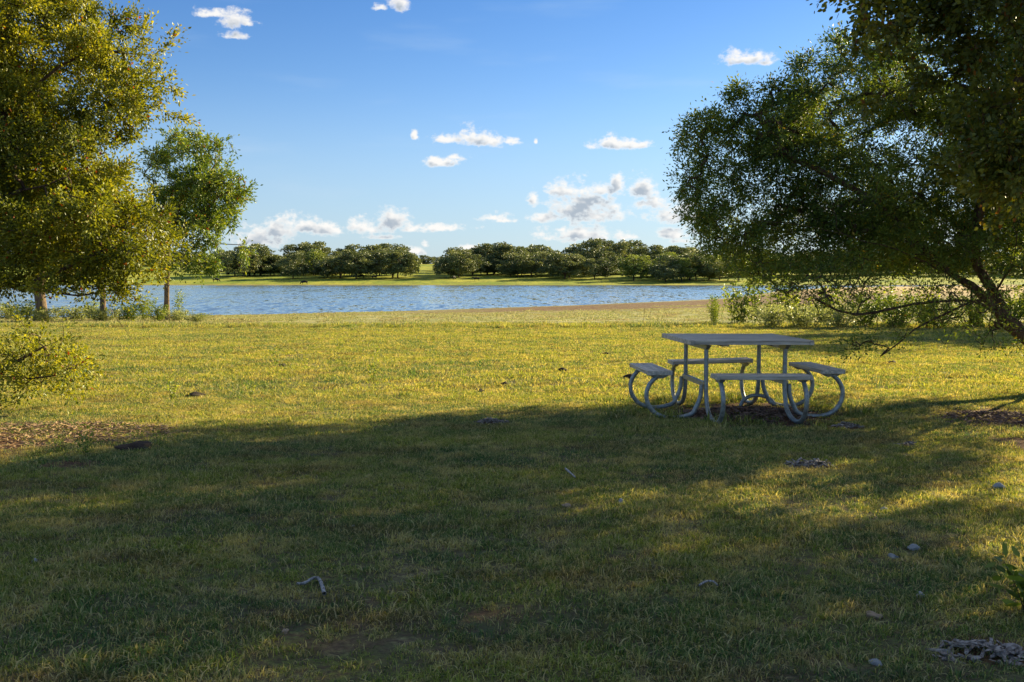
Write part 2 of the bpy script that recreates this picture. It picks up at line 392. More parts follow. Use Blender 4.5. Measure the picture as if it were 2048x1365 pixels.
def grow(limbs, targets, rs, step=.35, r_tip=.004, power=2.4, wander=.12, base_cost=.0, flare=None):
    """limbs: list of (polyline array, attach index or -1 for new root). returns nodes,parent,rad,tips(list of node paths)"""
    nodes = []; parent = []
    for poly, att in limbs:
        poly = np.asarray(poly, float); prev = att
        if att == 'near':
            d = np.linalg.norm(np.array(nodes) - poly[0], axis=1); prev = int(np.argmin(d))
        seq = []
        for a, b in zip(poly[:-1], poly[1:]):
            k = max(1, int(np.linalg.norm(b - a) / step))
            for q in range(k): seq.append(a + (b - a) * q / k)
        seq.append(poly[-1]); seq = np.array(seq)
        sm = seq.copy()
        for _ in range(2): sm[1:-1] = (sm[:-2] + 2 * sm[1:-1] + sm[2:]) / 4
        sm[1:-1] += rs.normal(0, step * .06, sm[1:-1].shape)
        if att == 'near': sm = sm[1:]
        for p in sm:
            nodes.append(p); parent.append(prev); prev = len(nodes) - 1
    tips = []
    T = np.asarray(targets)
    arr = np.array(nodes); 
    best = np.full(len(T), 1e9); bi = np.zeros(len(T), int)
    def upd(start):
        nonlocal best, bi
        new = np.array(nodes[start:])
        d = np.linalg.norm(T[:, None] - new[None], axis=2); k = d.argmin(1); dm = d[np.arange(len(T)), k]
        m = dm < best; best[m] = dm[m]; bi[m] = k[m] + start
    for s0 in range(0, len(nodes), 200): 
        new = np.array(nodes[s0:s0 + 200]); d = np.linalg.norm(T[:, None] - new[None], axis=2); k = d.argmin(1); dm = d[np.arange(len(T)), k]; m = dm < best; best[m] = dm[m]; bi[m] = k[m] + s0
    done = np.zeros(len(T), bool)
    for _ in range(len(T)):
        b2 = np.where(done, 1e9, best); q = int(b2.argmin()); done[q] = True
        a = bi[q]; A = nodes[a]; B = T[q]; L = np.linalg.norm(B - A)
        if L < 1e-3: continue
        k = max(2, int(L / step))
        pd = unit(A - nodes[parent[a]]) if parent[a] >= 0 else np.array([0, 0, 1.])
        c1 = A + (pd * .5 + unit(B - A)) * L * .33
        start = len(nodes); prev = a; path = [a]
        for i in range(1, k + 1):
            t = i / k; p = (1 - t) ** 2 * A + 2 * t * (1 - t) * c1 + t * t * B
            if i < k: p = p + rs.normal(0, wander * L / k, 3)
            nodes.append(p); parent.append(prev); prev = len(nodes) - 1; path.append(prev)
        tips.append(path); upd(start)
    n = len(nodes); acc = np.zeros(n); rad = np.zeros(n)
    for i in range(n - 1, -1, -1):
        if acc[i] == 0: acc[i] = r_tip ** power
        rad[i] = acc[i] ** (1 / power)
        if parent[i] >= 0: acc[parent[i]] += acc[i]
    return np.array(nodes), parent, rad, tips

def clumped(blobs, n, rs, clump_r=.35, per=14, flat=.55, shell=.5):
    """targets gathered in clumps inside a list of ellipsoids (cx,cy,cz,rx,ry,rz)"""
    vol = np.array([b[3] * b[4] * b[5] for b in blobs]) ** .8; vol /= vol.sum()
    out = []
    for _ in range(max(1, n // per)):
        b = blobs[rs.choice(len(blobs), p=vol)]
        d = unit(rs.normal(size=3)); r = rs.uniform(shell ** 3, 1) ** (1 / 3)
        c = np.array(b[:3]) + d * r * np.array(b[3:6])
        k = per; s = clump_r * rs.uniform(.6, 1.3)
        out.append(c + rs.normal(size=(k, 3)) * np.array([s, s, s * flat]))
    return np.concatenate(out)

def leaf_mesh(name, pos, d, length, width, rs, mat, parent, fold=.25, shape=4, tint=None, up=.3):
    n = len(pos); d = unit(d); nr = rs.normal(size=(n, 3)) + np.array([0, 0, up]); side = unit(np.cross(d, nr)); up_ = np.cross(side, d)
    L = (length * rs.uniform(.6, 1.2, n))[:, None]; W = (width * rs.uniform(.7, 1.15, n))[:, None] * .5
    base = pos; mid = pos + d * L * .5
    if shape == 4:
        V = np.stack([base, mid + side * W + up_ * W * fold, base + d * L, mid - side * W + up_ * W * fold], 1).reshape(-1, 3)
        Fq = np.arange(n * 4).reshape(n, 4)
    else:
        q1 = pos + d * L * .3; q2 = pos + d * L * .72
        V = np.stack([base, q1 + side * W, q2 + side * W * .85, base + d * L, q2 - side * W * .85, q1 - side * W], 1).reshape(-1, 3)
        Fq = np.arange(n * 6).reshape(n, 6)
    if tint is None: tint = rs.uniform(0, 1, n)
    me = np_mesh(name, V, [Fq], False, tint)
    return link(name, me, mat, parent)

def leafy_tips(nodes, tips, rs, per=40, span=.35, spread=.07, droop=-.1, extra=0.15, keep=None):
    """leaves set along the last stretch of every twig, pointing outwards from it"""
    Ps, Ds = [], []
    for path in tips:
        pts = nodes[path]
        if len(pts) > 4: pts = pts[-4:]
        seg = np.diff(pts, axis=0); L = np.linalg.norm(seg, axis=1).sum()
        if L > span:   # only the end
            pts = pts[-2:] if len(pts) > 2 else pts; seg = np.diff(pts, axis=0)
        dirn = unit(pts[-1] - pts[0])
        k = max(3, int(per * rs.uniform(.5, 1.4)))
        t = rs.uniform(0, 1, k) ** .7
        idx = np.minimum((t * (len(pts) - 1)).astype(int), len(pts) - 2); fr = t * (len(pts) - 1) - idx
        p = pts[idx] * (1 - fr)[:, None] + pts[idx + 1] * fr[:, None]
        # side shoots
        sh = unit(rs.normal(size=(k, 3)) + dirn * .8 + np.array([0, 0, droop])) * (np.abs(rs.normal(0, spread, k)))[:, None]
        p = p + sh + dirn * (rs.uniform(0, extra, k))[:, None]
        Ps.append(p); Ds.append(unit(sh) * .7 + dirn * .5 + rs.normal(size=(k, 3)) * .35)
    return np.concatenate(Ps), np.concatenate(Ds)

def sides(r): return 10 if r > .06 else 6 if r > .02 else 4 if r > .008 else 3
def make_tree(name, limbs, targets, rs, leafmat, barkmat, lab, cat, group=None, base=None, per=40, leaf=(.05, .025), spread=.07, step=.3, r_tip=.003,
              power=2.3, shape=4, rmin=0., span=.35, extra=.15, droop=-.1, leaf_filter=None, cap=None, trunk_min=None, fold=.25):
    nodes, par, rad, tips = grow(limbs, targets, rs, step, r_tip, power)
    if cap is not None: rad = cap(nodes, rad)
    if trunk_min is not None:       # main limbs at least as thick as seen
        k = 0
        m = len(limbs[0][0])
    base = np.asarray(base if base is not None else nodes[0], float)
    # buttress
    hgt = nodes[:, 2] - base[2]; rad = rad * (1 + .5 * np.exp(-np.maximum(hgt, 0) / .18) * (rad > .04))
    root = empty(name, base, label=lab, cat=cat, group=group)
    V, FQ = tubes(nodes - base, par, rad, sides, rmin)
    link('trunk', np_mesh('trunk', V, [FQ], True), barkmat, root)
    p, d = leafy_tips(nodes, tips, rs, per, span, spread, droop, extra)
    if leaf_filter is not None: m = leaf_filter(p); p, d = p[m], d[m]
    leaf_mesh('crown', p - base, d, leaf[0], leaf[1], rs, leafmat, root, shape=shape, fold=fold)
    return root

def blob(px, py, Y, rx, ry, rz):
    c = P(px, py, Y); return (c[0], c[1], c[2], rx, ry, rz)
def pl(*pts): return np.array([P(*p) for p in pts])

def right_tree():
    rs = np.random.RandomState(11)
    base = np.array([7.3, 12.1, -.05])
    l1 = np.vstack([[base], [[6.75, 12.1, .35]], pl((2048, 676, 12), (2014, 628, 12), (1981, 603, 12), (1937, 570, 12), (1874, 522, 12), (1790, 440, 12), (1700, 370, 12), (1600, 320, 11.8), (1500, 270, 11.8))])
    l2 = pl((2014, 628, 12), (1988, 581, 12.1), (1951, 533, 12.3), (1922, 480, 12.5), (1880, 380, 12.8), (1820, 250, 12.9), (1760, 150, 13))
    l3 = pl((2003, 615, 12), (1911, 597, 11.7), (1830, 610, 11.5), (1746, 630, 11.3), (1684, 636, 11.1), (1629, 606, 11.), (1570, 560, 11), (1500, 520, 11))
    l4 = pl((1975, 600, 12), (1920, 612, 11.7), (1860, 639, 11.4), (1797, 680, 11.1), (1761, 713, 10.9))
    l5 = pl((1951, 533, 12.3), (1960, 400, 12), (2000, 250, 11.8), (2060, 100, 11.8))
    l6 = pl((1900, 545, 12), (1800, 500, 11.5), (1690, 470, 11.2), (1560, 440, 11), (1470, 440, 10.9))
    l7 = np.array([[6.75, 12.1, .35], [7.3, 12.2, 1.3], [8.0, 12.4, 2.3], [8.7, 12.5, 3.4]])
    l8 = pl((1990, 590, 12), (2030, 520, 11.2), (2040, 420, 10.6), (2100, 300, 10.3))
    l9 = pl((1960, 585, 12), (1900, 650, 11.5), (1890, 690, 11.3))
    blobs = [blob(1900, 330, 13.20, 1.6, 1.8, 1.15), blob(1660, 390, 12.60, 1.0, 1.5, .75), blob(1500, 290, 12.40, .5, .9, .42), blob(1475, 440, 12.30, .42, .9, .32), blob(1420, 270, 12.20, .22, .5, .12), blob(1440, 390, 12.30, .3, .6, .2),
             blob(1500, 215, 12.40, .14, .4, .22), blob(1610, 245, 14.4, .75, 1.1, .55), blob(1760, 190, 14.4, .85, 1.2, .55), blob(1700, 130, 13.20, .22, .5, .2), blob(1950, 120, 13.60, 1.5, 1.8, 1.1), blob(1570, 520, 12.00, .55, 1.1, .25), blob(1700, 530, 11.90, .55, 1.1, .2),
             blob(1870, 500, 12.20, .9, 1.2, .26), (7.3, 10.3, 3.1, 1.0, .55, .95), (8.2, 10.6, 3.4, 1.0, .7, .9), (6.9, 10.7, 4.4, .9, .5, .8), blob(2150, 250, 12.60, 1.9, 2.2, 1.7), blob(2220, 420, 12.70, 1.5, 1.9, 1.2), blob(1830, 470, 12.60, 1.1, 1.6, .5), blob(2000, 500, 11.80, .8, 1.4, .5)]
    T = clumped(blobs, 5900, rs, .18, 13, .6, .35)
    T = np.vstack([T, clumped([blob(1735, 695, 10.9, .28, .3, .07), blob(1700, 690, 10.9, .16, .3, .05), blob(1800, 660, 11.1, .25, .3, .08)], 42, rs, .10, 4, .5, 0),
                   clumped([blob(1640, 600, 11.1, .3, .4, .12), blob(1900, 600, 11.5, .5, .6, .12), blob(1840, 640, 11.4, .25, .4, .06), blob(1990, 660, 11.8, .25, .4, .1)], 190, rs, .16, 5, .7, 0), clumped([blob(1600, 560, 11.6, .5, .5, .2), blob(1500, 500, 11.9, .4, .5, .25), blob(1700, 580, 11.6, .5, .5, .15), blob(1560, 330, 12.2, .6, .7, .6), blob(1660, 430, 12.4, .8, .7, .6)], 700, rs, .15, 8, .6, 0)])
    edge = [(1375, 275, .13), (1405, 245, .12), (1400, 300, .16), (1440, 262, .16), (1478, 195, .09), (1490, 222, .13), (1530, 215, .14), (1553, 178, .09), (1580, 205, .14), (1612, 180, .13), (1625, 130, .10), (1655, 150, .16), (1672, 98, .11), (1700, 120, .18),
            (1388, 345, .13), (1385, 390, .12), (1410, 375, .18), (1440, 330, .2), (1392, 440, .13), (1425, 430, .2), (1430, 490, .14), (1510, 545, .10), (1560, 575, .10)]
    T = np.vstack([T] + [clumped([blob(x, y, 11.9, q, q * 1.6, q * .8)], 16, rs, q * .5, 8, .8, 0) for x, y, q in edge] +
                  [clumped([(6.4, 11.4, 3.9, 1.0, .6, .9), (6.0, 11.0, 4.5, .7, .5, .6), (7.3, 10.4, 4.2, .9, .5, .8), (6.6, 11.9, 4.5, 1.1, .8, 1.1), (7.7, 11.8, 5.2, 1.1, .8, 1.0)], 900, rs, .22, 10, .7, .2), clumped([(6.9, 12.1, 4.3, .9, .9, 1.2), (6.3, 12.8, 4.6, .9, .9, 1.1), (8.2, 13.2, 5.4, 1.2, 1.2, 1.2)], 700, rs, .25, 10, .8, .1)])
    T = T[(T[:, 2] > .45)]
    return make_tree('cedar_elm_tree', [(l1, -1), (l2, 'near'), (l3, 'near'), (l4, 'near'), (l5, 'near'), (l6, 'near'), (l7, 'near'), (l8, 'near'), (l9, 'near')], T, rs, M_LEAF_F, M_BARK,
                     'dark fine-leaved tree with leaning trunk at right, its low boughs reaching over the picnic table', 'tree', base=base, per=60, leaf=(.046, .019), spread=.07, step=.22, r_tip=.0030, power=2.28, extra=.14, cap=lambda n, q: np.where((n[:, 2] < 1.45) & (n[:, 0] < 5.4), np.minimum(q, .012 + .022 * np.clip((n[:, 0] - 3) / 2.4, 0, 1)), np.where(n[:, 0] < 5.9, np.minimum(q, .06), q)), leaf_filter=lambda p: rs.uniform(size=len(p)) < np.clip((p[:, 2] - 1.05) / .8, .22, 1))
def right_oak():
    rs = np.random.RandomState(21)
    base = np.array([9.6, 8.8, -.05])
    l1 = np.array([base, [9.5, 8.8, 1.0], [9.1, 8.9, 2.0], [8.4, 9.0, 2.9], [7.2, 9.1, 3.6], [6.0, 9.2, 4.0], [5.0, 9.3, 4.2], [4.1, 9.4, 4.0]])
    l2 = np.array([[9.1, 8.9, 2.0], [8.0, 8.5, 2.6], [6.6, 8.4, 2.8], [5.4, 8.6, 2.7]])
    l3 = np.array([[9.1, 8.9, 2.0], [9.3, 9.2, 3.4], [9.2, 9.4, 4.8], [8.8, 9.6, 6.0]])
    l4 = np.array([[8.4, 9.0, 2.9], [7.8, 8.0, 3.8], [7.2, 7.2, 4.6]])
    blobs = [(7.6, 8.8, 4.3, 2.0, 1.8, 1.3), (9.2, 9.2, 5.2, 2.1, 2.0, 1.4), (6.0, 8.9, 3.9, 1.1, 1.2, .7), blob(1980, 60, 9.3, .75, .9, .55), blob(1870, 50, 9.5, .45, .6, .38), blob(1780, 30, 9.3, .28, .4, .12), blob(1730, 22, 9.3, .14, .2, .05),
             blob(2050, 250, 9, .35, .8, .5), blob(2040, 400, 9.2, .25, .8, .35), (7.6, 8.3, 2.9, 1.7, 1.3, .6), (6.2, 8.2, 2.9, .9, .8, .4), (10.5, 8.5, 4.2, 1.8, 1.8, 1.6), (8.0, 6.6, 4.0, 1.6, 1.2, 1.0)]
    T = clumped(blobs, 2100, rs, .22, 12, .7, .35)
    return make_tree('oak_tree', [(l1, -1), (l2, 'near'), (l3, 'near'), (l4, 'near')], T, rs, M_LEAF_B, M_BARK,
                     'nearer broad-leaved oak whose boughs fill the top right corner of the view', 'tree', base=base, per=95, leaf=(.058, .034), spread=.10, step=.25, r_tip=.0036, power=2.3, shape=6)
def left_tree():
    rs = np.random.RandomState(31)
    base = np.array([-8.6, 12.6, -.05])
    l1 = np.array([base, [-8.5, 12.6, .9], [-8.3, 12.6, 1.7], [-8.0, 12.7, 2.6], [-7.7, 12.8, 3.5], [-7.2, 12.9, 4.6], [-6.8, 13, 5.8]])
    l2 = np.vstack([[[-8.3, 12.6, 1.3]], pl((-150, 520, 12.3), (-40, 568, 12.1), (40, 575, 12), (110, 586, 12), (180, 598, 11.9), (205, 592, 11.9), (235, 570, 11.9), (290, 563, 11.9), (330, 555, 12))])
    l3 = np.vstack([[[-8.0, 12.7, 2.6]], pl((-80, 330, 12.5), (0, 240, 12.5), (60, 180, 12.5), (120, 130, 12.5), (160, 95, 12.5), (230, 90, 12.5), (290, 110, 12.5))])
    l4 = np.vstack([[[-8.3, 12.6, 1.9]], pl((-100, 400, 12), (0, 400, 11.6), (90, 370, 11.5), (180, 340, 11.5), (250, 330, 11.6))])
    l5 = np.vstack([[[-8.5, 12.6, .9]], pl((-250, 700, 11.6), (-80, 740, 11.), (0, 742, 10.6), (50, 710, 10.5), (90, 690, 10.5), (125, 680, 10.5))])
    l6 = pl((-80, 740, 11.), (0, 760, 10.5), (60, 765, 10.4), (110, 760, 10.4), (150, 740, 10.4), (180, 715, 10.4))
    l7 = pl((40, 575, 12), (80, 560, 11.7), (130, 540, 11.6), (200, 500, 11.5), (290, 470, 11.6))
    l8 = pl((200, 594, 11.9), (225, 625, 11.8), (245, 660, 11.8), (270, 688, 11.8))
    l9 = np.vstack([pl((-80, 330, 12.5), (0, 100, 12.6), (50, -60, 12.8))])
    l10 = pl((0, 765, 10.5), (60, 790, 10.4), (110, 795, 10.4), (165, 790, 10.4))
    l11 = pl((60, 180, 12.5), (60, 120, 12.4), (90, 40, 12.4), (120, -40, 12.4))
    blobs = [blob(60, 100, 12.8, 1.15, 1.4, .75), blob(190, 40, 12.8, .38, .9, .35), blob(210, 150, 12.6, .5, .9, .4), blob(120, 300, 12.3, .95, 1.3, .6), blob(250, 240, 12.3, .35, .8, .32), blob(100, 420, 12, .95, 1.3, .55), blob(230, 440, 12, .5, .9, .38),
             blob(100, 520, 12, 1.0, 1.1, .28), blob(250, 505, 12, .34, .8, .2), blob(90, 568, 12, .8, .8, .12), blob(170, 555, 12, .5, .6, .12), blob(20, 570, 12, .4, .7, .14), blob(-120, 250, 12.5, 1.3, 1.6, 1.6), blob(-150, -80, 12.8, 1.6, 1.8, 1.2), blob(-400, 200, 12.8, 1.8, 2, 2.2), blob(-20, -150, 13, 1.4, 1.6, .8), blob(300, 100, 12.5, .18, .3, .12), blob(325, 215, 12.4, .16, .3, .1)]
    T = clumped(blobs, 4700, rs, .16, 12, .65, .3)
    T = np.vstack([T, clumped([blob(60, 735, 10.5, .42, .4, .22), blob(20, 690, 10.5, .3, .4, .15), blob(20, 800, 10.4, .25, .4, .1), blob(150, 740, 10.4, .18, .3, .16), blob(150, 790, 10.4, .14, .2, .05)], 120, rs, .13, 3, .7, 0)])
    # twigs that stand clear of the outline
    ex = pl((345, 75, 12.4), (330, 95, 12.4), (305, 112, 12.4), (290, 60, 12.3), (285, 85, 12.3), (365, 236, 12.3), (340, 228, 12.3), (318, 218, 12.3), (345, 175, 12.2), (330, 160, 12.2))
    T = np.vstack([T, ex])
    return make_tree('elm_tree', [(l1, -1), (l2, 'near'), (l3, 'near'), (l4, 'near'), (l5, 'near'), (l6, 'near'), (l7, 'near'), (l8, 'near'), (l9, 'near'), (l10, 'near'), (l11, 'near')], T, rs, M_LEAF_L, M_BARK,
                     'big sunlit yellow-green tree filling the left edge, one long bough curving low over the lawn', 'tree', base=base, per=100, leaf=(.050, .026), spread=.08, step=.24, r_tip=.0030, power=2.25, leaf_filter=lambda p: rs.uniform(size=len(p)) < np.clip((p[:, 2] - .95) / .35, .34, 1))
def small_trees():
    out = []
    rs = np.random.RandomState(47); b = np.array([16.6, 28.6, float(terrain(16.6, 28.6)) - .05])
    l1 = np.array([b, b + [-.1, 0, 1.0], b + [.1, .1, 2.2], b + [0, 0, 3.6], b + [.2, 0, 5.2]])
    T = clumped([(16.6, 28.6, 4.2, 2.9, 2.7, 1.5), (15.4, 28.0, 3.2, 2.0, 2.0, .8), (17.6, 29, 3.4, 2.2, 2.2, 1.0)], 900, rs, .26, 10, .7, .35)
    out.append(make_tree('bank_tree', [(l1, -1)], T, rs, M_LEAF_F, M_BARK, 'round crowned tree at the right edge, beyond the leaning trunk', 'tree', base=b, per=60, leaf=(.09, .045), spread=.14, step=.4, r_tip=.006, power=2.3, span=.6, extra=.2))
    rs = np.random.RandomState(41)
    b = ground_hit(333, 641); Y = b[1]
    l1 = np.vstack([[b], pl((333, 600, Y), (331, 560, Y), (333, 520, Y), (345, 470, Y), (360, 400, Y), (375, 330, Y))])
    l2 = pl((332, 540, Y), (360, 510, Y), (400, 490, Y), (440, 480, Y), (480, 490, Y)); l3 = pl((333, 520, Y), (310, 470, Y), (300, 400, Y)); l4 = pl((345, 470, Y), (400, 430, Y), (450, 380, Y), (490, 370, Y))
    blobs = [blob(375, 320, Y, 1.6, 2, 1.25), blob(350, 400, Y, 1.8, 2.2, 1.3), blob(430, 390, Y, 1.3, 1.8, 1.1), blob(400, 460, Y, 1.5, 1.8, .8), blob(460, 495, Y, .7, 1, .35), blob(320, 480, Y, 1.2, 1.6, 1.0), blob(400, 520, Y, .7, .9, .4), blob(330, 540, Y, .6, .7, .3), blob(485, 370, Y, .45, .8, .3)]
    T = clumped(blobs, 800, rs, .25, 8, .8, .4)
    out.append(make_tree('young_tree', [(l1, -1), (l2, 'near'), (l3, 'near'), (l4, 'near')], T, rs, M_LEAF_S, M_BARK_L, 'slender green tree with a bare straight trunk on the near bank of the lake', 'tree', base=b, per=44, leaf=(.17, .065), spread=.17, step=.5, r_tip=.010, power=2.35, span=.9, extra=.3))
    for (px, py, w, lab, seed) in ((82, 643, 1.0, 'thick pale trunked tree on the near bank, half hidden by the big left tree', 43), (207, 642, .6, 'thin trunked tree on the near bank between the two thicker trunks', 44)):
        rs = np.random.RandomState(seed); b = ground_hit(px, py); Y = b[1]
        l1 = np.array([b, b + [0.02, 0, 1.2], b + [-.05, 0, 2.4], b + [.1, 0, 3.8], b + [.1, .2, 5.6 * (.6 + .4 * w)]])
        blobs = [(b[0], Y, b[2] + 4.0, 2.4 * w, 2.2 * w, 1.5), (b[0] - .6, Y, b[2] + 5.4 * (.6 + .4 * w), 1.8 * w, 1.6 * w, 1.2)]
        T = clumped(blobs, int(500 * w + 120), rs, .35, 9, .8, .3)
        out.append(make_tree('bank_tree', [(l1, -1)], T, rs, M_LEAF_S, M_BARK_L, lab, 'tree', base=b, per=50, leaf=(.14, .06), spread=.2, step=.5, r_tip=.020 * w + .002, power=2.3, span=.9, extra=.3))
    return out

# ------------------------------------------------------------------ trees beyond the lake
ORD = ['first', 'second', 'third', 'fourth', 'fifth', 'sixth', 'seventh', 'eighth', 'ninth', 'tenth', 'eleventh', 'twelfth', 'thirteenth', 'fourteenth', 'fifteenth', 'sixteenth', 'seventeenth', 'eighteenth', 'nineteenth', 'twentieth',
       'twenty-first', 'twenty-second', 'twenty-third', 'twenty-fourth', 'twenty-fifth', 'twenty-sixth', 'twenty-seventh', 'twenty-eighth', 'twenty-ninth', 'thirtieth', 'thirty-first', 'thirty-second', 'thirty-third', 'thirty-fourth', 'thirty-fifth']
def far_proto(seed, h, w, mat, lowc=.22, nclump=46, fs=.36):
    rs = np.random.RandomState(seed)
    th = h * lowc
    limbs = [(np.array([[0, 0, -.3], [rs.uniform(-.3, .3), 0, th], [rs.uniform(-.8, .8), 0, h * .55], [0, 0, h * .8]]), -1)]
    for k in range(5):
        a = k * 1.256 + rs.uniform(-.3, .3); limbs.append((np.array([[0, 0, th * rs.uniform(.8, 1.3)], [math.cos(a) * w * .22, math.sin(a) * w * .22, h * .42], [math.cos(a) * w * .38, math.sin(a) * w * .38, h * rs.uniform(.5, .68)]]), 'near'))
    cl = []
    for _ in range(nclump):
        a = rs.uniform(0, 6.283); u = rs.uniform(-.75, 1); r = math.sqrt(max(0, 1 - (u * .9) ** 2)) * rs.uniform(.45, 1.12)
        zc = h * (.50 + .42 * u) * (1 - .12 * rs.rand()); cl.append((math.cos(a) * r * w * .45, math.sin(a) * r * w * .45, max(zc, h * .11), rs.uniform(.5, 1.5) * h / 11))
    cl = np.array(cl)
    nodes, par, rad, tips = grow(limbs, cl[:, :3], rs, 1.0, .05, 2.3)
    root = empty('live_oak_tree', (0, 0, 0))
    V, FQ = tubes(nodes, par, rad * 1.0, lambda r: 6 if r > .12 else 3)
    link('trunk', np_mesh('trunk', V, [FQ], True), M_BARK, root)
    Ps, Ds, Ts = [], [], []
    for (x, y, z, r) in cl:
        k = int(120 * r * r); d = unit(rs.normal(size=(k, 3)) + [0, 0, .25]); rr = r * rs.uniform(.55, 1.1, k)[:, None]
        Ps.append(np.array([x, y, z]) + d * rr * [1.15, 1.15, .72]); Ds.append(d + rs.normal(size=(k, 3)) * .6); Ts.append(np.clip(rs.uniform(0, 1) * .7 + rs.uniform(0, .3, k), 0, 1))
    leaf_mesh('crown', np.concatenate(Ps), np.concatenate(Ds), fs * 1.5, fs, rs, mat, root, shape=4, tint=np.concatenate(Ts))
    return root
FS = .95
def far_trees():
    rs = np.random.RandomState(77)
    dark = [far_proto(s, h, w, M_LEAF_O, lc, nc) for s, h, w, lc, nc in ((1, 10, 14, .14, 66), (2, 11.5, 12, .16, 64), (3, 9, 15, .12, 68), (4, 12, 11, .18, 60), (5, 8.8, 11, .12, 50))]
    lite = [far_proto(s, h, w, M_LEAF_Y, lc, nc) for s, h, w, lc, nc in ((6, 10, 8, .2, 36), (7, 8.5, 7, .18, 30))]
    used = set()
    def place(src, x, y, s, label, group, sink=0.):
        o = src if id(src) not in used else copy_tree(src)
        used.add(id(src)); z = float(terrain(np.array(x), np.array(y)))
        o.location = (x, y, z - sink); o.rotation_euler = (0, 0, rs.uniform(0, 6.28)); o.scale = (s * 1.42, s * 1.42 * rs.uniform(.9, 1.1), s * rs.uniform(.85, 1.18))
        tag(o, label, 'tree', group); return o
    #      grove name, row, pixel span, depth, count, light share, scale
    rows = [('left grove over the lake', 'front row', 455, 812, 402, 17, .05, .92, 'dark spreading oak'),
            ('left grove over the lake', 'middle row', 470, 800, 430, 13, .1, 1.02, 'dark rounded oak'),
            ('left grove over the lake', 'back row', 480, 790, 470, 12, .0, 1.12, 'tall dark oak'),
            ('central grove over the lake', 'front row', 880, 1235, 405, 14, .0, .95, 'dark spreading oak'),
            ('central grove over the lake', 'middle row', 885, 1300, 440, 17, .1, 1.05, 'dark rounded oak'),
            ('central grove over the lake', 'back row', 900, 1520, 490, 22, .0, 1.12, 'tall dark oak'),
            ('right grove over the lake', 'front row', 1255, 1500, 385, 15, .85, .95, 'bright green bushy tree'),
            ('right grove over the lake', 'middle row', 1320, 1560, 425, 10, .4, 1.0, 'mid green oak'),
            ('shore wood at far right', 'front row', 1520, 2090, 420, 22, .3, .95, 'dark green tree'),
            ('shore wood at far right', 'back row', 1540, 2100, 470, 18, .0, 1.05, 'tall dark oak'),
            ('hilltop woods at far left', 'front row', -60, 460, 520, 20, .1, .82, 'dark hilltop oak'),
            ('hilltop woods at far left', 'back row', -60, 470, 580, 18, .0, .85, 'distant dark oak')]
    for (gname, row, x0, x1, Y, cnt, lshare, s, what) in rows:
        cnt = int(cnt * 1.05)
        for i in range(cnt):
            px = x0 + (x1 - x0) * (i + .5) / cnt + rs.uniform(-.38, .38) * (x1 - x0) / cnt
            y = Y + rs.uniform(-20, 20); x = (px - 1024) / F * y * 1.0021
            islite = rs.rand() < lshare
            src = (lite if islite else dark)[rs.randint(0, 2 if islite else 5)]
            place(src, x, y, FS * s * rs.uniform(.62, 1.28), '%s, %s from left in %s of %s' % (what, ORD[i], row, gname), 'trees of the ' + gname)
    for i, (px, Y, s, lab) in enumerate(((800, 610, .7, 'small round oak on the skyline at the left of the gap between groves'), (822, 640, .62, 'tiny oak on the skyline right of the left grove'), (852, 630, .66, 'lone small oak on the skyline in the gap between the groves'), (873, 640, .6, 'small skyline oak touching the central grove'))):
        place(dark[(i * 2 + 4) % 5], (px - 1024) / F * Y, Y, s, lab, 'small oaks on the skyline', 1.1)

# ------------------------------------------------------------------ water
def build_water():
    n = NT('lake_water')
    acc = None
    for sc, vec, amp in ((1., (2.0, .42, 0), (.14, .30, 0)), (1., (.7, .12, 0), (.07, .18, 0)), (1., (.05, .014, 0), (.02, .08, 0)), (4., (1., .25, 0), (.08, .18, 0))):
        t = n.n('ShaderNodeTexNoise'); t.inputs['Scale'].default_value = sc; t.inputs['Detail'].default_value = 2; n.L.new(n.pos(vec), t.inputs['Vector'])
        v = n.n('ShaderNodeVectorMath', operation='SUBTRACT'); n.L.new(t.outputs['Color'], v.inputs[0]); v.inputs[1].default_value = (.5, .5, .5)
        q = n.n('ShaderNodeVectorMath', operation='MULTIPLY'); n.L.new(v.outputs[0], q.inputs[0]); q.inputs[1].default_value = amp
        if acc is None: acc = q.outputs[0]
        else:
            ad = n.n('ShaderNodeVectorMath', operation='ADD'); n.L.new(acc, ad.inputs[0]); n.L.new(q.outputs[0], ad.inputs[1]); acc = ad.outputs[0]
    ad = n.n('ShaderNodeVectorMath', operation='ADD'); n.L.new(acc, ad.inputs[0]); ad.inputs[1].default_value = (0, -.05, 1)
    nm = n.n('ShaderNodeVectorMath', operation='NORMALIZE'); n.L.new(ad.outputs[0], nm.inputs[0]); nb = nm.outputs[0]
    b = n.n('ShaderNodeBsdfPrincipled'); b.inputs['Base Color'].default_value = (.11, .155, .20, 1); b.inputs['Roughness'].default_value = .06
    b.inputs['IOR'].default_value = 1.333; b.inputs['Specular IOR Level'].default_value = .5; n.L.new(nb, b.inputs['Normal'])
    m = n.surf(b.outputs[0])
    me = np_mesh('lake_water', [(-900, 50, LAKE), (400, 50, LAKE), (400, 420, LAKE), (-900, 420, LAKE)], [np.array([[0, 1, 2, 3]])])
    o = link('lake_water', me, m); tag(o, 'blue rippled lake', kind='structure')

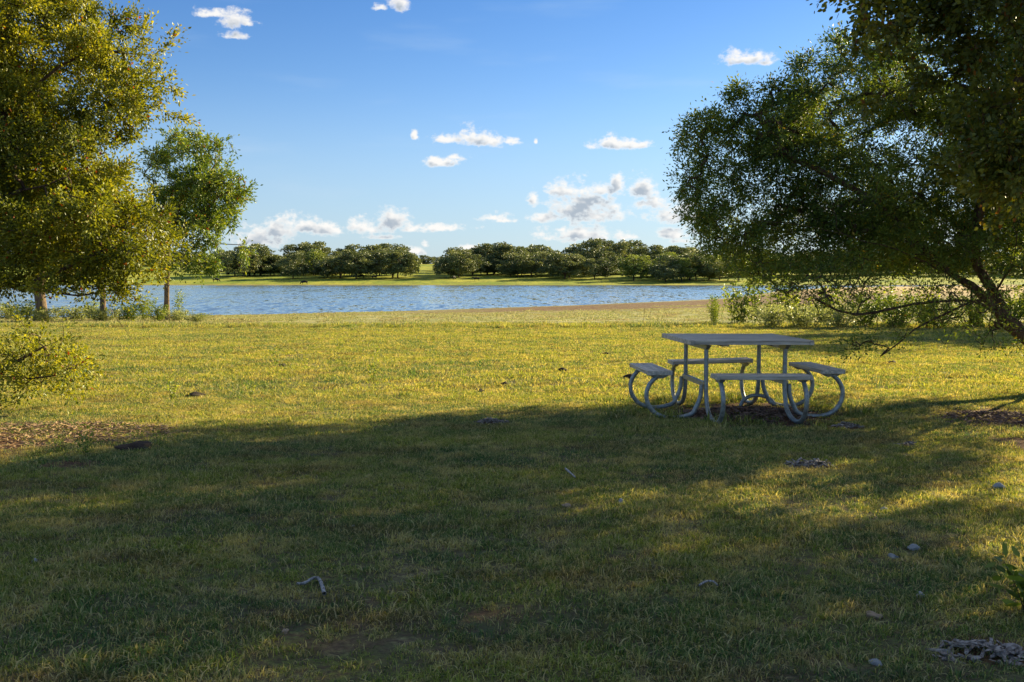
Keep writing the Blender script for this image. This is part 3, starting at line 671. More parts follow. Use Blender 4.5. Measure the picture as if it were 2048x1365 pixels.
# ------------------------------------------------------------------ grass
def build_grass():
    rs = np.random.RandomState(3)
    pc = bpy.data.collections.new('grass_tufts')       # source tufts for the grass cover
    def tuft(i, nb, rad, h0, h1, wd, lean, mt=None):
        V = []; T3 = []; T4 = []; tint = []
        cnt = 0; t4 = []
        tt = []
        for k in range(nb):
            a = rs.uniform(0, 6.283); r = rad * math.sqrt(rs.rand()); b = np.array([math.cos(a) * r, math.sin(a) * r, -.006])
            la = rs.uniform(0, 6.283); ln = abs(rs.normal(0, lean)); h = rs.uniform(h0, h1); L = np.array([math.cos(la) * ln, math.sin(la) * ln, 1.])
            fa = rs.uniform(0, 3.14); sd = np.array([math.cos(fa), math.sin(fa), 0]) * wd * rs.uniform(.7, 1.3) * .5
            m = b + L * h * .55; t = b + np.array([L[0] * 1.9, L[1] * 1.9, 1.]) * h * np.array([1, 1, .92 - min(.45, ln * .3)])
            V += [b - sd, b + sd, m - sd * .8, m + sd * .8, t]; T4.append([cnt, cnt + 1, cnt + 3, cnt + 2]); T3.append([cnt + 2, cnt + 3, cnt + 4]); cnt += 5
            tt.append(rs.rand())
        me = np_mesh('tuft', V, [np.array(T4), np.array(T3)], True, tt + tt); me.materials.append(mt or M_GRASS)
        o = bpy.data.objects.new('tuft_%02d' % i, me); pc.objects.link(o)
    for i in range(6): tuft(i, 30, .055, .012, .038, .0040, .65)          # short turf
    for i in range(6, 9): tuft(i, 26, .03, .025, .07, .0035, .5)        # taller sprigs
    for i in range(9, 12): tuft(i, 60, .15, .018, .052, .0075, .65)        # coarser, for farther away
    for i in range(14, 17): tuft(i, 44, .22, .02, .07, .02, .9, M_FLAT)   # low growth on the dry flat
    for i in range(12, 14): tuft(i, 50, .16, .05, .17, .012, .5)       # tall rough grass at the lawn's edge
    pts, rot, scl, idx = [], [], [], []
    def scatter(n, xf, y0, y1, ids, s0, s1, dens=None):
        y = np.sqrt(rs.uniform(y0 ** 2, y1 ** 2, n)); x = rs.uniform(-1, 1, n) * xf(y)
        keep = rs.uniform(size=n) > bare(x, y) * .93
        if dens is not None: keep &= rs.uniform(size=n) < dens(x, y)
        x, y = x[keep], y[keep]; k = len(x)
        pts.append(np.stack([x, y, terrain(x, y)], 1)); rot.append(np.stack([rs.normal(0, .08, k), rs.normal(0, .08, k), rs.uniform(0, 6.28, k)], 1))
        scl.append(rs.uniform(s0, s1, k) * (1 + .35 * wob(x, y, .35))); idx.append(rs.choice(ids, k))
    wf = lambda y: y * .56 + 3.0
    scatter(112000, wf, 2.2, 12.2, range(0, 6), .7, 1.35, lambda x, y: np.clip(.8 + .5 * wob(x, y, .45) + .3 * wob(x, y, 1.7), .12, 1))
    scatter(4200, wf, 2.2, 9.5, range(6, 9), .6, 1.15, lambda x, y: np.clip(.5 + wob(x, y, .6), .05, 1))
    scatter(76000, wf, 11.4, 30, range(9, 12), .6, 1.2, lambda x, y: np.clip(.85 + .4 * wob(x, y, .9) + .35 * wob(x, y, 2.9), .2, 1))
    scatter(2600, wf, 9, 28, range(6, 9), 1.0, 1.8, lambda x, y: np.clip(.3 + wob(x, y, .9), .02, 1))
    scatter(5000, lambda y: y * .55 + 2, 27.0, 30.0, range(12, 14), .6, 1.1, lambda x, y: np.clip(.55 + .5 * wob(x, y, 2.), .1, 1))
    scatter(1500, lambda y: y * .36, 9.0, 11.6, range(12, 14), .35, .75, lambda x, y: (x > .9) * (x < 3.7) * np.where((x < 2.0) & (y > 9.6), .8, np.clip(.3 + .6 * wob(x, y, .5), .03, 1)))
    scatter(16000, lambda y: y * .55 + 2, 29.5, 100, range(14, 17), .8, 1.6, lambda x, y: ((y - 27.5) / (np.interp(x, SX, SY) - 27.5) < np.where(x < -8, .92, .52) + .24 * wob(x, y, 5.)) * np.clip(.6 + .6 * wob(x, y, 4.), .1, 1))
    Pn = np.concatenate(pts).astype(np.float32); R = np.concatenate(rot).astype(np.float32); S = np.concatenate(scl).astype(np.float32); I = np.concatenate(idx).astype(np.int32)
    me = bpy.data.meshes.new('grass'); me.vertices.add(len(Pn)); me.vertices.foreach_set('co', Pn.ravel())
    a = me.attributes.new('rot', 'FLOAT_VECTOR', 'POINT'); a.data.foreach_set('vector', R.ravel())
    a = me.attributes.new('scl', 'FLOAT', 'POINT'); a.data.foreach_set('value', S)
    a = me.attributes.new('idx', 'INT', 'POINT'); a.data.foreach_set('value', I)
    o = link('grass', me); tag(o, 'short patchy green and straw coloured lawn grass', 'grass', kind='stuff')
    g = bpy.data.node_groups.new('grass_cover', 'GeometryNodeTree')
    g.interface.new_socket('Geometry', in_out='INPUT', socket_type='NodeSocketGeometry'); g.interface.new_socket('Geometry', in_out='OUTPUT', socket_type='NodeSocketGeometry')
    gi = g.nodes.new('NodeGroupInput'); go = g.nodes.new('NodeGroupOutput'); ip = g.nodes.new('GeometryNodeInstanceOnPoints')
    ci = g.nodes.new('GeometryNodeCollectionInfo'); ci.inputs['Collection'].default_value = pc; ci.inputs['Separate Children'].default_value = True; ci.inputs['Reset Children'].default_value = True
    def at(nm, ty):
        q = g.nodes.new('GeometryNodeInputNamedAttribute'); q.data_type = ty; q.inputs['Name'].default_value = nm; return q.outputs['Attribute']
    g.links.new(gi.outputs[0], ip.inputs['Points']); g.links.new(ci.outputs[0], ip.inputs['Instance']); ip.inputs['Pick Instance'].default_value = True
    g.links.new(at('idx', 'INT'), ip.inputs['Instance Index'])
    er = g.nodes.new('FunctionNodeEulerToRotation'); g.links.new(at('rot', 'FLOAT_VECTOR'), er.inputs[0]); g.links.new(er.outputs[0], ip.inputs['Rotation'])
    g.links.new(at('scl', 'FLOAT'), ip.inputs['Scale']); g.links.new(ip.outputs[0], go.inputs[0])
    md = o.modifiers.new('grass_cover', 'NODES'); md.node_group = g

# ------------------------------------------------------------------ picnic table
def mat_wood():
    n = NT('weathered_wood'); g = n.noise(3, 6, n.obj((.7, 13, 13)), .75); k = n.noise(2.5, 4, n.obj((.25, 7, 7)), .6)
    c = n.mix(n.rng(g, .3, .7), (.28, .235, .185), (.80, .69, .54)); c = n.mix(n.rng(k, .5, .75, 0, .6), c, (.20, .15, .115))
    return n.surf(n.bsdf(c, .7, .35, normal=n.bump(g, .6, .004)))
def mat_galv():
    n = NT('galvanised_steel'); g = n.noise(28, 5, n.obj(), .7); k = n.noise(5, 3, n.obj(), .6)
    c = n.mix(n.rng(g, .35, .65), (.24, .25, .23), (.42, .43, .40)); c = n.mix(n.rng(k, .55, .75, 0, .5), c, (.16, .12, .09))
    return n.surf(n.bsdf(c, n.rng(g, .3, .7, .42, .6), .5, .55))
def box(bm, c, s, rot=None, bev=.003, taper=None):
    r = bmesh.ops.create_cube(bm, size=1); vs = r['verts']
    for v in vs:
        v.co = Vector((v.co.x * s[0], v.co.y * s[1], v.co.z * s[2]))
        if taper and v.co.z < 0: v.co.x *= taper[0]; v.co.y *= taper[1]
        v.co += Vector(c)
    es = list({e for v in vs for e in v.link_edges})
    if bev: bmesh.ops.bevel(bm, geom=es, offset=bev, segments=1, affect='EDGES')
def bm_obj(name, bm, mat, parent=None, smooth=False):
    me = bpy.data.meshes.new(name); bm.to_mesh(me); bm.free()
    if smooth: me.polygons.foreach_set('use_smooth', [True] * len(me.polygons))
    return link(name, me, mat, parent)
def catmull(pts, k=6):
    p = np.array([2 * np.array(pts[0]) - pts[1]] + list(map(np.array, pts)) + [2 * np.array(pts[-1]) - pts[-2]], float); out = []
    for i in range(1, len(p) - 2):
        for t in np.arange(k) / k:
            out.append(.5 * ((2 * p[i]) + (-p[i - 1] + p[i + 1]) * t + (2 * p[i - 1] - 5 * p[i] + 4 * p[i + 1] - p[i + 2]) * t * t + (-p[i - 1] + 3 * p[i] - 3 * p[i + 1] + p[i + 2]) * t ** 3))
    out.append(p[-2]); return np.array(out)
def pipe(name, pts, r, mat, parent, k=14, smooth_k=6):
    c = catmull(pts, smooth_k); V, FQ = tubes(c, [i - 1 for i in range(len(c))], np.full(len(c), r), lambda _: k)
    return link(name, np_mesh(name, V, [FQ], True), mat, parent)
def picnic_table():
    W, G = mat_wood(), mat_galv()
    root = empty('picnic_table', (2.29, 10.25, 0), math.radians(4.5), label='weathered grey square picnic table with four attached benches on bent galvanised pipe legs', cat='picnic table')
    # top: planks run across, battens cap both ends
    bm = bmesh.new(); n = 7; w = 1.22 / n
    for i in range(n): box(bm, (0, -.61 + w * (i + .5), 0), (1.145, w - .009, .042), bev=.004)
    for s in (-1, 1): box(bm, (s * .5945, 0, -.001), (.041, 1.222, .047), bev=.004)
    for s in (-1, 1): box(bm, (s * .25, 0, -.031), (.07, 1.1, .018), bev=.002)
    top = bm_obj('tabletop', bm, W, root); top.location = (0, 0, .765)
    top.rotation_euler = (math.radians(0), math.radians(.35), 0)
    jp = [(-.40, .742), (-.40, .60), (-.40, .45), (-.402, .33), (-.415, .22), (-.455, .12), (-.54, .05), (-.66, .015), (-.79, .012), (-.90, .055), (-.975, .14), (-.998, .24), (-.975, .33), (-.925, .395), (-.885, .425)]
    for q in range(4):
        a = q * math.pi / 2; ca, sa = math.cos(a), math.sin(a)
        R = lambda x, y, z: np.array([x * ca - y * sa, x * sa + y * ca, z])
        for s in (-1, 1):
            if q in (0, 2): pts = [R(s * .40, y, z) for y, z in jp]
            else: pts = [R(s * .40, -.445, .34)] + [R(s * .40, y - .04 if y > -.5 else y, z) for y, z in jp[4:]]
            pipe('leg', pts, .0225, G, root)
        # bench of this side
        bm = bmesh.new()
        for k in range(2): box(bm, (0, -.062 + .124 * k, 0), (.865, .120, .040), bev=.004)
        for s in (-1, 1): box(bm, (s * .4445, 0, -.001), (.022, .250, .044), bev=.003)
        st = bm_obj('bench_seat', bm, W, root); st.location = R(0, -.875, .462); tilt = {0: .45, 2: 1.2, 1: 0, 3: 0}[q]
        st.rotation_euler = (0, math.radians(tilt), a)
        if q == 0: st['label'] = 'near bench seat'
        for s in (-1, 1):
            bm = bmesh.new(); box(bm, (0, 0, 0), (.05, .215, .034), bev=.002, taper=(.7, .45))
            br = bm_obj('seat_bracket', bm, G, root); br.location = R(s * .40, -.875, .424); br.rotation_euler = (0, 0, a)
    for s in (-1, 1):
        bm = bmesh.new(); box(bm, (0, 0, 0), (.010, .81, .048), bev=.002); box(bm, (-.02 * s, 0, .019), (.034, .81, .008), bev=.002)
        cb = bm_obj('cross_bar', bm, G, root); cb.location = (s * .43, 0, .345)
        bm = bmesh.new(); box(bm, (0, 0, 0), (.045, 1.02, .046), bev=.002, taper=(.9, .84))
        tb = bm_obj('top_bracket', bm, G, root); tb.location = (s * .40, 0, .711)
    return root

# ------------------------------------------------------------------ plants
def plant_mesh(rs, n_stem, h, w, leaves, leaf, stem_r, leafmat, name='plant', curve=.3, top_bias=1.0, parent=None, shape=6, droop=.0):
    nodes, par, rad = [], [], []; Ps, Ds = [], []
    for s in range(n_stem):
        a = rs.uniform(0, 6.283); r = w * .5 * math.sqrt(rs.rand()); hh = h * rs.uniform(.55, 1.); k = 6
        b = np.array([math.cos(a), math.sin(a), 0]) * r * .45; e = np.array([math.cos(a) * r, math.sin(a) * r, hh]) + np.append(rs.normal(0, w * .08, 2), 0)
        prev = -1
        for i in range(k + 1):
            t = i / k; p = b + (e - b) * np.array([t ** 1.4, t ** 1.4, t]); p[2] -= .03 * (i == 0)
            nodes.append(p); par.append(prev); prev = len(nodes) - 1; rad.append(stem_r * (1 - .75 * t))
            if i: 
                m = max(1, int(leaves / n_stem / k * (0.5 + top_bias * t)))
                an = rs.uniform(0, 6.283, m); sp = np.stack([np.cos(an), np.sin(an), rs.uniform(-.2, .9, m) - droop], 1)
                q = p + unit(sp) * rs.uniform(0, leaf[0] * .9, m)[:, None] + rs.normal(0, h * .03, (m, 3))
                Ps.append(q); Ds.append(sp + rs.normal(0, .25, (m, 3)))
    V, FQ = tubes(nodes, par, rad, lambda _: 4)
    p = np.concatenate(Ps); p[:, 2] = np.maximum(p[:, 2], .01)
    link('stem', np_mesh('stem', V, [FQ], True), M_STEM, parent)
    leaf_mesh('foliage', p, np.concatenate(Ds), leaf[0], leaf[1], rs, leafmat, parent, shape=shape)
def weeds():
    rs = np.random.RandomState(51)
    protos = []
    for k, (ns, h, w, lv, lf) in enumerate(((1, .45, .10, 46, (.055, .022)), (3, .36, .22, 80, (.05, .020)), (2, .26, .14, 44, (.045, .02)))):
        r = empty('weed_plant', (0, 0, 0)); plant_mesh(rs, ns, h, w, lv, lf, .004, M_WEED, parent=r); protos.append(r)
    #    px, base py, height px, proto, label
    L = [(551, 738, 55, 0, 'tall thin weed on the sunny lawn, left of centre, the tallest there'), (612, 738, 28, 0, 'single small weed just right of the tall thin weed'), (682, 697, 18, 2, 'short weed on the far lawn in line with the left grove'),
         (745, 765, 48, 1, 'loose branching weed in the middle of the sunny lawn'), (752, 722, 40, 0, 'slim weed right behind the loose branching weed'), (505, 796, 34, 1, 'bushy weed close to the edge of the big shadow'), (348, 804, 46, 1, 'bushy yellow-green weed on the sunny lawn at left'),
         (300, 778, 22, 2, 'small weed left of the bushy yellow-green weed'), (866, 688, 20, 1, 'dark clump of weed on the far lawn near centre'), (850, 702, 16, 2, 'low weed just left of and below the dark clump'), (1013, 694, 14, 1, 'low weed on the far lawn right of centre'),
         (1080, 691, 13, 2, 'pair of tiny weed stalks on the far lawn, left of the picnic table'), (1145, 690, 12, 2, 'tiny dark weed on the far lawn nearest the picnic table'), (168, 915, 62, 1, 'leafy weed in the shadow by the leaf litter at left'), (318, 900, 36, 2, 'small weed in the shadow beside the round dark hole'),
         (120, 905, 34, 2, 'low pale weed in the shadow at the left edge'), (445, 682, 12, 2, 'low weed on the far lawn below the slender tree'), (570, 668, 10, 2, 'tiny weed at the far edge of the lawn')]
    seen = set()
    for px, py, hp, k, lab in L:
        g = ground_hit(px, py); src = protos[k]; o = src if k not in seen else copy_tree(src); seen.add(k)
        H = hp * g[1] / F; s = H / (.45, .36, .26)[k]
        o.location = g; o.rotation_euler = (0, 0, rs.uniform(0, 6.28)); o.scale = (s, s, s); tag(o, lab, 'weed', 'weeds scattered over the lawn')
def shrubs():
    rs = np.random.RandomState(61); P3 = []
    defs = [('leafy_shrub', 16, 1.0, 1.0, 1100, (.085, .034), .008, M_WEED, 1.2), ('pale_weed_clump', 34, .55, 1.1, 1500, (.055, .03), .004, M_PALE, 1.4), ('dense_shrub', 26, .85, 1.3, 2000, (.075, .035), .008, M_LEAF_S, 1.0), ('tall_weed', 5, 1.3, .55, 380, (.10, .035), .008, M_WEED, .8)]
    for (nm, ns, h, w, lv, lf, sr, mt, tb) in defs:
        r = empty(nm, (0, 0, 0)); plant_mesh(rs, ns, h, w, lv, lf, sr, mt, parent=r, top_bias=tb); P3.append((r, h, w))
    #   px, base py, height px, width px, proto, label, category, group
    gR, gL = 'shrubs and tall weeds along the right bank', 'weeds and shrubs along the left bank'
    Ls = [(1430, 651, 48, 36, 0, 'small yellow-green shrub, leftmost on the right bank', gR), (1475, 652, 72, 66, 0, 'dark leafy shrub standing next to the leftmost small shrub', gR), (1513, 652, 100, 44, 3, 'tall spindly yellow-green weed, tallest in front of the water', gR), (1545, 651, 88, 60, 3, 'tall weed touching the hanging boughs of the dark tree', gR),
          (1540, 656, 38, 90, 1, 'pale grey-green weed clump, left one of the pale row', gR), (1610, 656, 36, 100, 1, 'pale weed clump behind the picnic table top, second in the row', gR), (1585, 650, 60, 60, 0, 'green shrub rising behind the pale weed clumps', gR), (1672, 657, 38, 95, 1, 'pale weed clump under the long low bough', gR), (1655, 650, 62, 70, 0, 'sunlit shrub behind the long low bough', gR),
          (1730, 655, 58, 80, 2, 'dark green shrub left of the drooping twigs', gR), (1795, 656, 54, 90, 2, 'dark green shrub below the forked boughs', gR), (1850, 653, 66, 70, 0, 'yellow-green shrub between two dark shrubs under the tree', gR), (1870, 658, 50, 100, 2, 'low dark shrub left of the leaning trunk', gR), (1945, 656, 60, 90, 2, 'dark shrub seen behind the leaning trunk', gR), (2015, 656, 62, 100, 2, 'dark shrub at the right edge behind the trunk', gR), (2070, 655, 70, 100, 0, 'shrub at the far right end of the bank', gR), (1760, 650, 74, 60, 3, 'spindly weed standing above the dark shrubs', gR),
          (20, 640, 30, 90, 1, 'pale weed clump at the left edge by the water', gL), (90, 644, 26, 80, 1, 'pale weed clump at the foot of the thick pale trunk', gL), (150, 642, 28, 80, 1, 'pale weed clump between the thick trunk and the thin trunk', gL), (205, 643, 24, 70, 1, 'pale weed clump at the foot of the thin trunk', gL), (255, 642, 32, 70, 2, 'green shrub just right of the thin trunk', gL), (292, 641, 48, 40, 0, 'leafy shrub left of the slender tree', gL), (318, 643, 32, 50, 2, 'low green shrub at the left foot of the slender tree', gL),
          (352, 643, 22, 60, 1, 'pale low weeds at the right foot of the slender tree', gL), (390, 644, 16, 60, 1, 'lowest pale weeds, at the right end of the left bank', gL), (358, 638, 56, 26, 3, 'thin reddish weed leaning beside the slender trunk', gL), (185, 640, 34, 50, 0, 'leafy shrub beyond the thin trunk', gL), (45, 644, 40, 60, 0, 'leafy shrub near the left edge by the water', gL)]
    seen = set()
    for px, py, hp, wp, k, lab, grp in Ls:
        g = ground_hit(px, py); r, h, w = P3[k]; o = r if k not in seen else copy_tree(r); seen.add(k)
        s = g[1] / F; o.location = g; o.rotation_euler = (0, 0, rs.uniform(0, 6.28)); o.scale = (wp * s / w, wp * s / w, hp * (1.15 if px > 1000 else 1) * s / h); tag(o, lab, 'weeds' if k == 1 else 'weed' if k == 3 else 'shrub', grp)
    # dead stalks on the flat
    V, FQ = [], []
    st = None
    for i, (px, py, hp, lab) in enumerate(((957, 646, 14, 'leftmost thin dead stalk on the dry flat'), (1051, 646, 18, 'thin dead stalk on the flat, second from the left'), (1100, 645, 14, 'thin dead stalk on the flat, third from the left'), (1287, 645, 28, 'tallest dead stalk on the flat'), (1316, 645, 20, 'dead stalk just right of the tallest one'), (1322, 645, 18, 'dead stalk paired close beside its neighbour'), (1335, 645, 20, 'leaning dead stalk nearest the right bank shrubs'))):
        g = ground_hit(px, py)
        if st is None:
            st = pipe('dead_stalk', [(0, 0, -.05), (.01, 0, .12), (.0, 0, .27), (.03, .01, .40)], .006, M_STEM, None, 5, 3); o = st
            # two side twigs in the same mesh
        else: o = st.copy(); COL.objects.link(o)
        s = hp * g[1] / F / .4; o.location = g; o.scale = (s * .9, s * .9, s); o.rotation_euler = (rs.normal(0, .12), rs.normal(0, .15), rs.uniform(0, 6.28)); tag(o, lab, 'dead stalk', 'dead stalks on the dry flat')

# ------------------------------------------------------------------ cattle
def cattle():
    m = mat_plain('black_coat', (.010, .009, .009), (.028, .022, .018), 8, .8)
    def cow_mesh(graze):
        bm = bmesh.new()
        J = {'rump': (-.75, 0, 1.12, .30, .34), 'loin': (-.3, 0, 1.10, .33, .38), 'rib': (.2, 0, 1.05, .34, .42), 'chest': (.62, 0, 1.05, .28, .36), 'neck': (.95, 0, 1.18 if not graze else .95, .17, .24)}
        J['poll'] = (1.25, 0, 1.38, .14, .15) if not graze else (1.25, 0, .55, .14, .15)
        J['muzzle'] = (1.55, 0, 1.22, .09, .09) if not graze else (1.40, 0, .20, .09, .09)
        order = ['rump', 'loin', 'rib', 'chest', 'neck', 'poll', 'muzzle']; E = [(a, b) for a, b in zip(order[:-1], order[1:])]
        for s in (-1, 1):
            for nm, at, x in (('f', 'chest', .55), ('h', 'rump', -.72)):
                bend = .0 if nm == 'f' else -.12
                J[nm + 'u%d' % s] = (x, s * .20, .72, .13, .15); J[nm + 'k%d' % s] = (x + bend, s * .2, .40, .07, .07); J[nm + 'p%d' % s] = (x + bend * .6, s * .2, .10, .05, .05); J[nm + 'h%d' % s] = (x + bend * .6 + .03, s * .2, .0, .065, .065)
                E += [(at, nm + 'u%d' % s), (nm + 'u%d' % s, nm + 'k%d' % s), (nm + 'k%d' % s, nm + 'p%d' % s), (nm + 'p%d' % s, nm + 'h%d' % s)]
            J['e%d' % s] = (J['poll'][0] - .04, s * .24, J['poll'][2] + .02, .04, .06); E.append(('poll', 'e%d' % s))
        J['t1'] = (-1.05, 0, 1.15, .04, .04); J['t2'] = (-1.10, 0, .6, .04, .05); E += [('rump', 't1'), ('t1', 't2')]
        names = list(J); ly = bm.verts.layers.skin.verify(); vs = {}
        for n_ in names:
            v = bm.verts.new(J[n_][:3]); v[ly].radius = J[n_][3:5]; vs[n_] = v
        vs['rump'][ly].use_root = True
        for a, b in E: bm.edges.new((vs[a], vs[b]))
        me = bpy.data.meshes.new('cow'); bm.to_mesh(me); bm.free(); me.materials.append(m); return me
    meshes = [cow_mesh(False), cow_mesh(True)]; protos = {}
    L = [(432, 565, 1, .4, 'black cow grazing alone on the far shore, leftmost'), (609, 570.2, 1, 3.3, 'black cow grazing right at the waterline below the left grove'), (456, 552, 0, 1.4, 'black cow standing uphill near the left end of the pasture'), (499, 553, 0, 1.7, 'black cow standing just left of the white trough'), (592, 552, 1, .2, 'small black cow in the shade in front of the left grove'),
         (723, 557, 1, 3.0, 'black cow left of the trio at the right end of the left grove'), (749, 559, 0, 0., 'middle black cow of the trio at the right end of the left grove'), (767, 553, 1, .3, 'uphill black cow of the trio at the right end of the left grove'), (908, 560, 1, 1.2, 'black cow in front of the central grove, the left of two'), (953, 563, 0, 3.14, 'black cow in front of the central grove, the right of two')]
    for px, py, k, rz, lab in L:
        g = ground_hit(px, py)
        if k not in protos:
            o = link('cow', meshes[k]); s = o.modifiers.new('skin', 'SKIN'); s.use_smooth_shade = True; o.modifiers.new('sub', 'SUBSURF').render_levels = 1; protos[k] = o
        else: o = protos[k].copy(); COL.objects.link(o)
        o.location = g; o.rotation_euler = (0, 0, rz); o.scale = (1.1,) * 3; tag(o, lab, 'cow', 'black cattle on the far pasture')
    g = ground_hit(519, 547); bm = bmesh.new(); box(bm, (0, 0, .95), (3.0, 1.6, 1.1), bev=.05); box(bm, (0, 0, 1.57), (3.3, 1.9, .12), bev=.02)
    for sx in (-1, 1):
        for sy in (-1, 1): box(bm, (sx * 1.3, sy * .6, .2), (.14, .14, .4), bev=.01)
    o = bm_obj('cattle_feeder', bm, mat_plain('white_paint', (.7, .7, .68), (.82, .82, .8), 3)); o.location = g; tag(o, 'small white box feeder on legs on the far pasture', 'feeder')

# ------------------------------------------------------------------ things lying on the lawn
def debris():
    rs = np.random.RandomState(71)
    chip = mat_plain('grey_bark_chips', (.13, .10, .08), (.38, .33, .28), 45, .85); red = mat_plain('brown_bark_chips', (.10, .05, .03), (.30, .18, .12), 25, .85)
    def flakes(c, rx, ry, n, size, mat, lab, name='bark_pile', cat='bark pieces', hgt=.05, group=None, kind=None):
        V, Q = [], []
        for i in range(n):
            a = rs.uniform(0, 6.283); r = math.sqrt(rs.rand()); x, y = math.cos(a) * r * rx, math.sin(a) * r * ry
            z = float(terrain(c[0] + x, c[1] + y)) - c[2] + hgt * (1 - r * r) * rs.uniform(.2, 1)
            L, W, H = size * rs.uniform(.5, 1.8), size * rs.uniform(.12, .4), size * rs.uniform(.04, .12)
            th = rs.uniform(0, 6.283); ux = unit(np.array([math.cos(th), math.sin(th), rs.normal(0, .25)])); uz = unit(np.array([rs.normal(0, .35), rs.normal(0, .35), 1.])); uy = unit(np.cross(uz, ux)); uz = np.cross(ux, uy)
            b = len(V)
            for dz in (-1, 1):
                for dx, dy in ((-1, -.7), (-.3, -1), (.8, -.8), (1, .4), (.2, 1), (-.9, .6)):
                    V.append(np.array([x, y, z]) + ux * dx * L * .5 + uy * dy * W * .5 + uz * dz * H * .5 + rs.normal(0, size * .03, 3))
            Q.append(([b + 5 - k for k in range(6)], [b + 6 + k for k in range(6)], [[b + k, b + (k + 1) % 6, b + 6 + (k + 1) % 6, b + 6 + k] for k in range(6)]))
        hexf = np.array([q for t in Q for q in t[:2]]); qf = np.array([q for t in Q for q in t[2]])
        o = link(name, np_mesh(name, V, [hexf, qf]), mat); o.location = c; return tag(o, lab, cat, group, kind)
    gp = 'patches of loose bark on the lawn'
    flakes(ground_hit(985, 846), .15, .09, 90, .055, chip, 'small patch of grey bark pieces on the shaded lawn left of the table', group=gp)
    flakes(ground_hit(1620, 934), .20, .11, 130, .06, chip, 'pale bark patch on the grass in front and right of the table', group=gp)
    flakes(ground_hit(1690, 855), .16, .07, 70, .055, chip, 'bark patch just right of the nearest bench legs', group=gp)
    flakes(ground_hit(1965, 1312), .20, .10, 110, .055, chip, 'grey bark patch in the bottom right corner', group=gp)
    flakes(ground_hit(1810, 893), .09, .05, 18, .06, chip, 'tiny bark patch at right between sunny streaks', group=gp)
    flakes(ground_hit(1480, 830), .75, .5, 620, .075, red, 'reddish brown bark mulch under the picnic table', name='bark_mulch', cat='mulch', hgt=.06, kind='stuff')
    flakes(ground_hit(2020, 840), .8, .6, 600, .06, red, 'dry brown leaf litter under the right tree', name='leaf_litter', cat='leaf litter', hgt=.05, kind='stuff')
    flakes(ground_hit(100, 868), 1.5, .8, 2200, .042, mat_plain('straw_litter', (.16, .09, .05), (.42, .28, .15), 20, .9), 'dry leaf and twig litter on the lawn at left', name='leaf_litter', cat='leaf litter', hgt=.05, kind='stuff')
    stick = mat_bark('dead_stick', (.13, .12, .11), (.50, .47, .43), 6)
    def stick_o(pts, r, lab, name='fallen_branch'):
        c = ground_hit(*pts[0]); W_ = [ground_hit(*p) - c + [0, 0, r * .9 + .012] for p in pts]
        cc = catmull(W_, 6); rr = r * (1 - .35 * np.linspace(0, 1, len(cc))) * rs.uniform(.85, 1.15, len(cc))
        V, FQ = tubes(cc, [i - 1 for i in range(len(cc))], rr, lambda _: 8); o = link(name, np_mesh(name, V, [FQ], True), stick); o.location = c; tag(o, lab, 'branch')
    stick_o([(649, 1197), (643, 1178), (637, 1168), (626, 1166), (612, 1174), (604, 1179), (594, 1178)], .009, 'bent grey fallen branch lying by the sunny streak in the foreground')
    stick_o([(1131, 944), (1140, 952), (1151, 962)], .009, 'short straight grey stick in the shadow in front of the table', 'stick')
    stick_o([(1398, 1180), (1412, 1172), (1426, 1172), (1436, 1180)], .006, 'thin curved pale twig in the foreground right of centre', 'twig')
    # half-buried hoop of pipe under the table
    c = ground_hit(1513, 812); o = pipe('pipe_hoop', [(-.19, 0, -.04), (-.14, 0, .06), (-.04, 0, .11), (.08, 0, .10), (.17, 0, .05), (.21, 0, -.04)], .02, mat_galv(), None); o.location = c; tag(o, 'half-buried hoop of grey pipe under the picnic table', 'pipe')
    # clods and stones
    dark = mat_plain('dark_clod', (.018, .012, .008), (.05, .032, .02), 40, .95); pale = mat_plain('pale_stone', (.20, .20, .19), (.40, .39, .36), 20, .8); tan = mat_plain('tan_stone', (.30, .20, .12), (.45, .32, .20), 20, .8)
    def lump(seed, mat, name):
        bm = bmesh.new(); bmesh.ops.create_icosphere(bm, subdivisions=3, radius=1); r2 = np.random.RandomState(seed); ph = r2.uniform(0, 6, 9)
        for v in bm.verts:
            d = v.co.normalized(); k = 1 + .22 * math.sin(3 * d.x + ph[0] + 2 * d.y) + .18 * math.sin(5 * d.y + ph[1] + 3 * d.z) + .12 * math.sin(9 * d.x + ph[2]) * math.cos(8 * d.y + ph[3])
            v.co = d * k
        return bm_obj(name, bm, mat, smooth=True)
    src = [lump(1, dark, 'dung_clod'), lump(2, pale, 'stone'), lump(3, tan, 'stone')]; seen = set()
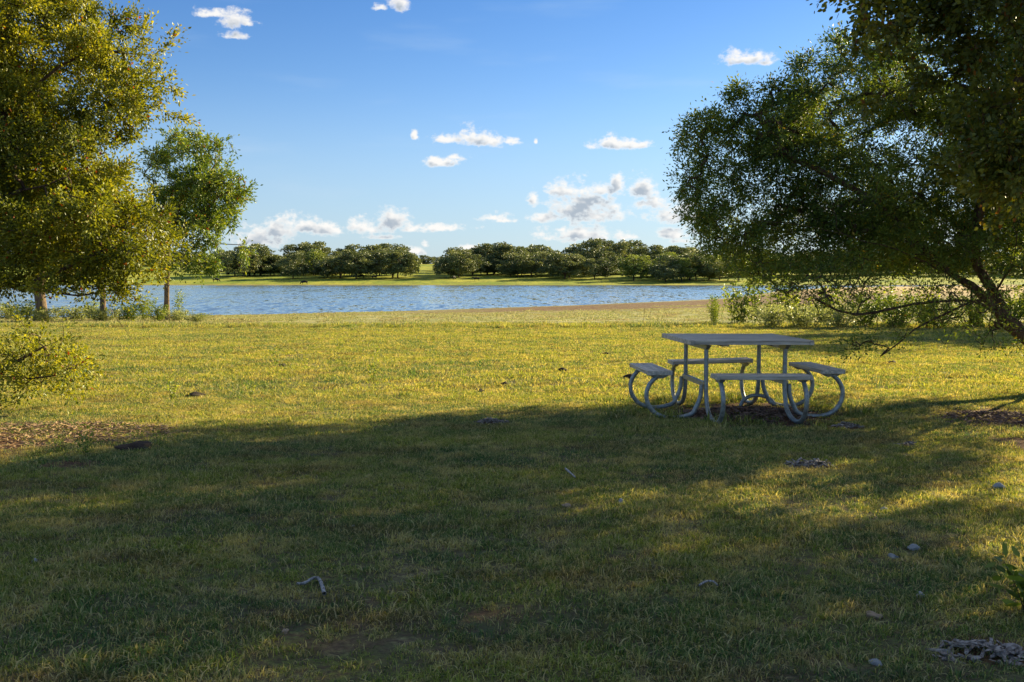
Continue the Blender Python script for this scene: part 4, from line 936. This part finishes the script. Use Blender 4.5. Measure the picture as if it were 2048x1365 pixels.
    L = [(1010, 771, .055, 0, 'dark clod on the sunny lawn near the middle of the shadow edge'), (963, 786, .05, 0, 'dark clod sitting right at the shadow edge'), (955, 782, .035, 0, 'tiny clod left of the clod at the shadow edge'), (1127, 744, .07, 0, 'largest dark clod on the sunny lawn left of the table'), (1083, 736, .05, 0, 'dark flat clod left of the largest clod'), (1105, 738, .03, 0, 'small clod between the two clods left of the table'),
         (1257, 757, .07, 0, 'dark clod just left of the left bench'), (1210, 711, .06, 0, 'dark clod on the lawn behind and left of the table'), (565, 733, .05, 0, 'dark clod beside the tall thin weed'), (815, 728, .04, 0, 'small dark clod near the middle of the lawn'), (1785, 728, .06, 0, 'dark clod on the grass right of the right bench'),
         (1244, 1007, .028, 1, 'pale grey stone in the shadow in front of the table'), (1133, 1015, .022, 2, 'tan stone left of the pale grey stone'), (706, 1055, .014, 1, 'tiny white stone in the shadow left of centre'), (70, 1125, .016, 1, 'small white stone near the left edge'), (570, 1268, .018, 2, 'tan pebble below the bent branch'), (1786, 1119, .022, 1, 'white stone on the right foreground grass, the lower of two'), (1826, 1100, .026, 1, 'white stone on the right foreground grass, the upper of two'),
         (1748, 1237, .026, 2, 'flat tan stone in the right foreground'), (1843, 1196, .022, 1, 'grey stone right of the flat tan stone'), (1767, 1022, .018, 1, 'small pale stone near the sunny streak at right'), (1996, 977, .035, 1, 'flat white stone by the sunny streak at the right edge'), (1750, 1330, .018, 1, 'small white stone low in the right foreground')]
    for px, py, r, k, lab in L:
        g = ground_hit(px, py); o = src[k] if k not in seen else src[k].copy()
        if k in seen: COL.objects.link(o)
        seen.add(k); o.location = (g[0], g[1], g[2] + r * (.22 if k == 0 else .3)); o.scale = (r * rs.uniform(.9, 1.3), r * rs.uniform(.7, 1), r * (.5 if k == 0 else .6)); o.rotation_euler = (0, 0, rs.uniform(0, 6.28))
        tag(o, lab, 'dung' if k == 0 else 'stone', 'dung clods on the lawn' if k == 0 else 'loose stones on the lawn')
    for i, (px, py, rr, lab) in enumerate(((272, 897, .13, 'dark round hollow of bare soil in the shade at left'), (395, 793, .10, 'dark soil mound on the sunny lawn at left'))):
        g = ground_hit(px, py); o = src[0].copy(); COL.objects.link(o); o.name = 'soil_mound'; o.location = (g[0], g[1], g[2] + .004); o.scale = (rr * 1.2, rr, .035); o.rotation_euler = (0, 0, rs.uniform(0, 6.28)); tag(o, lab, 'soil', 'dark soil mounds')
    g = P(2075, 1235, 4.05); g[2] = float(terrain(g[0], g[1])); r = empty('broad_leaf_weed', g, label='bright green leafy weed at the right edge of the foreground', cat='weed')
    plant_mesh(rs, 9, .24, .26, 170, (.07, .026), .004, M_WEED, parent=r)

build_ground(); build_water()
picnic_table()
right_tree(); right_oak(); left_tree(); small_trees(); far_trees()
build_grass(); shrubs(); weeds(); cattle(); debris()
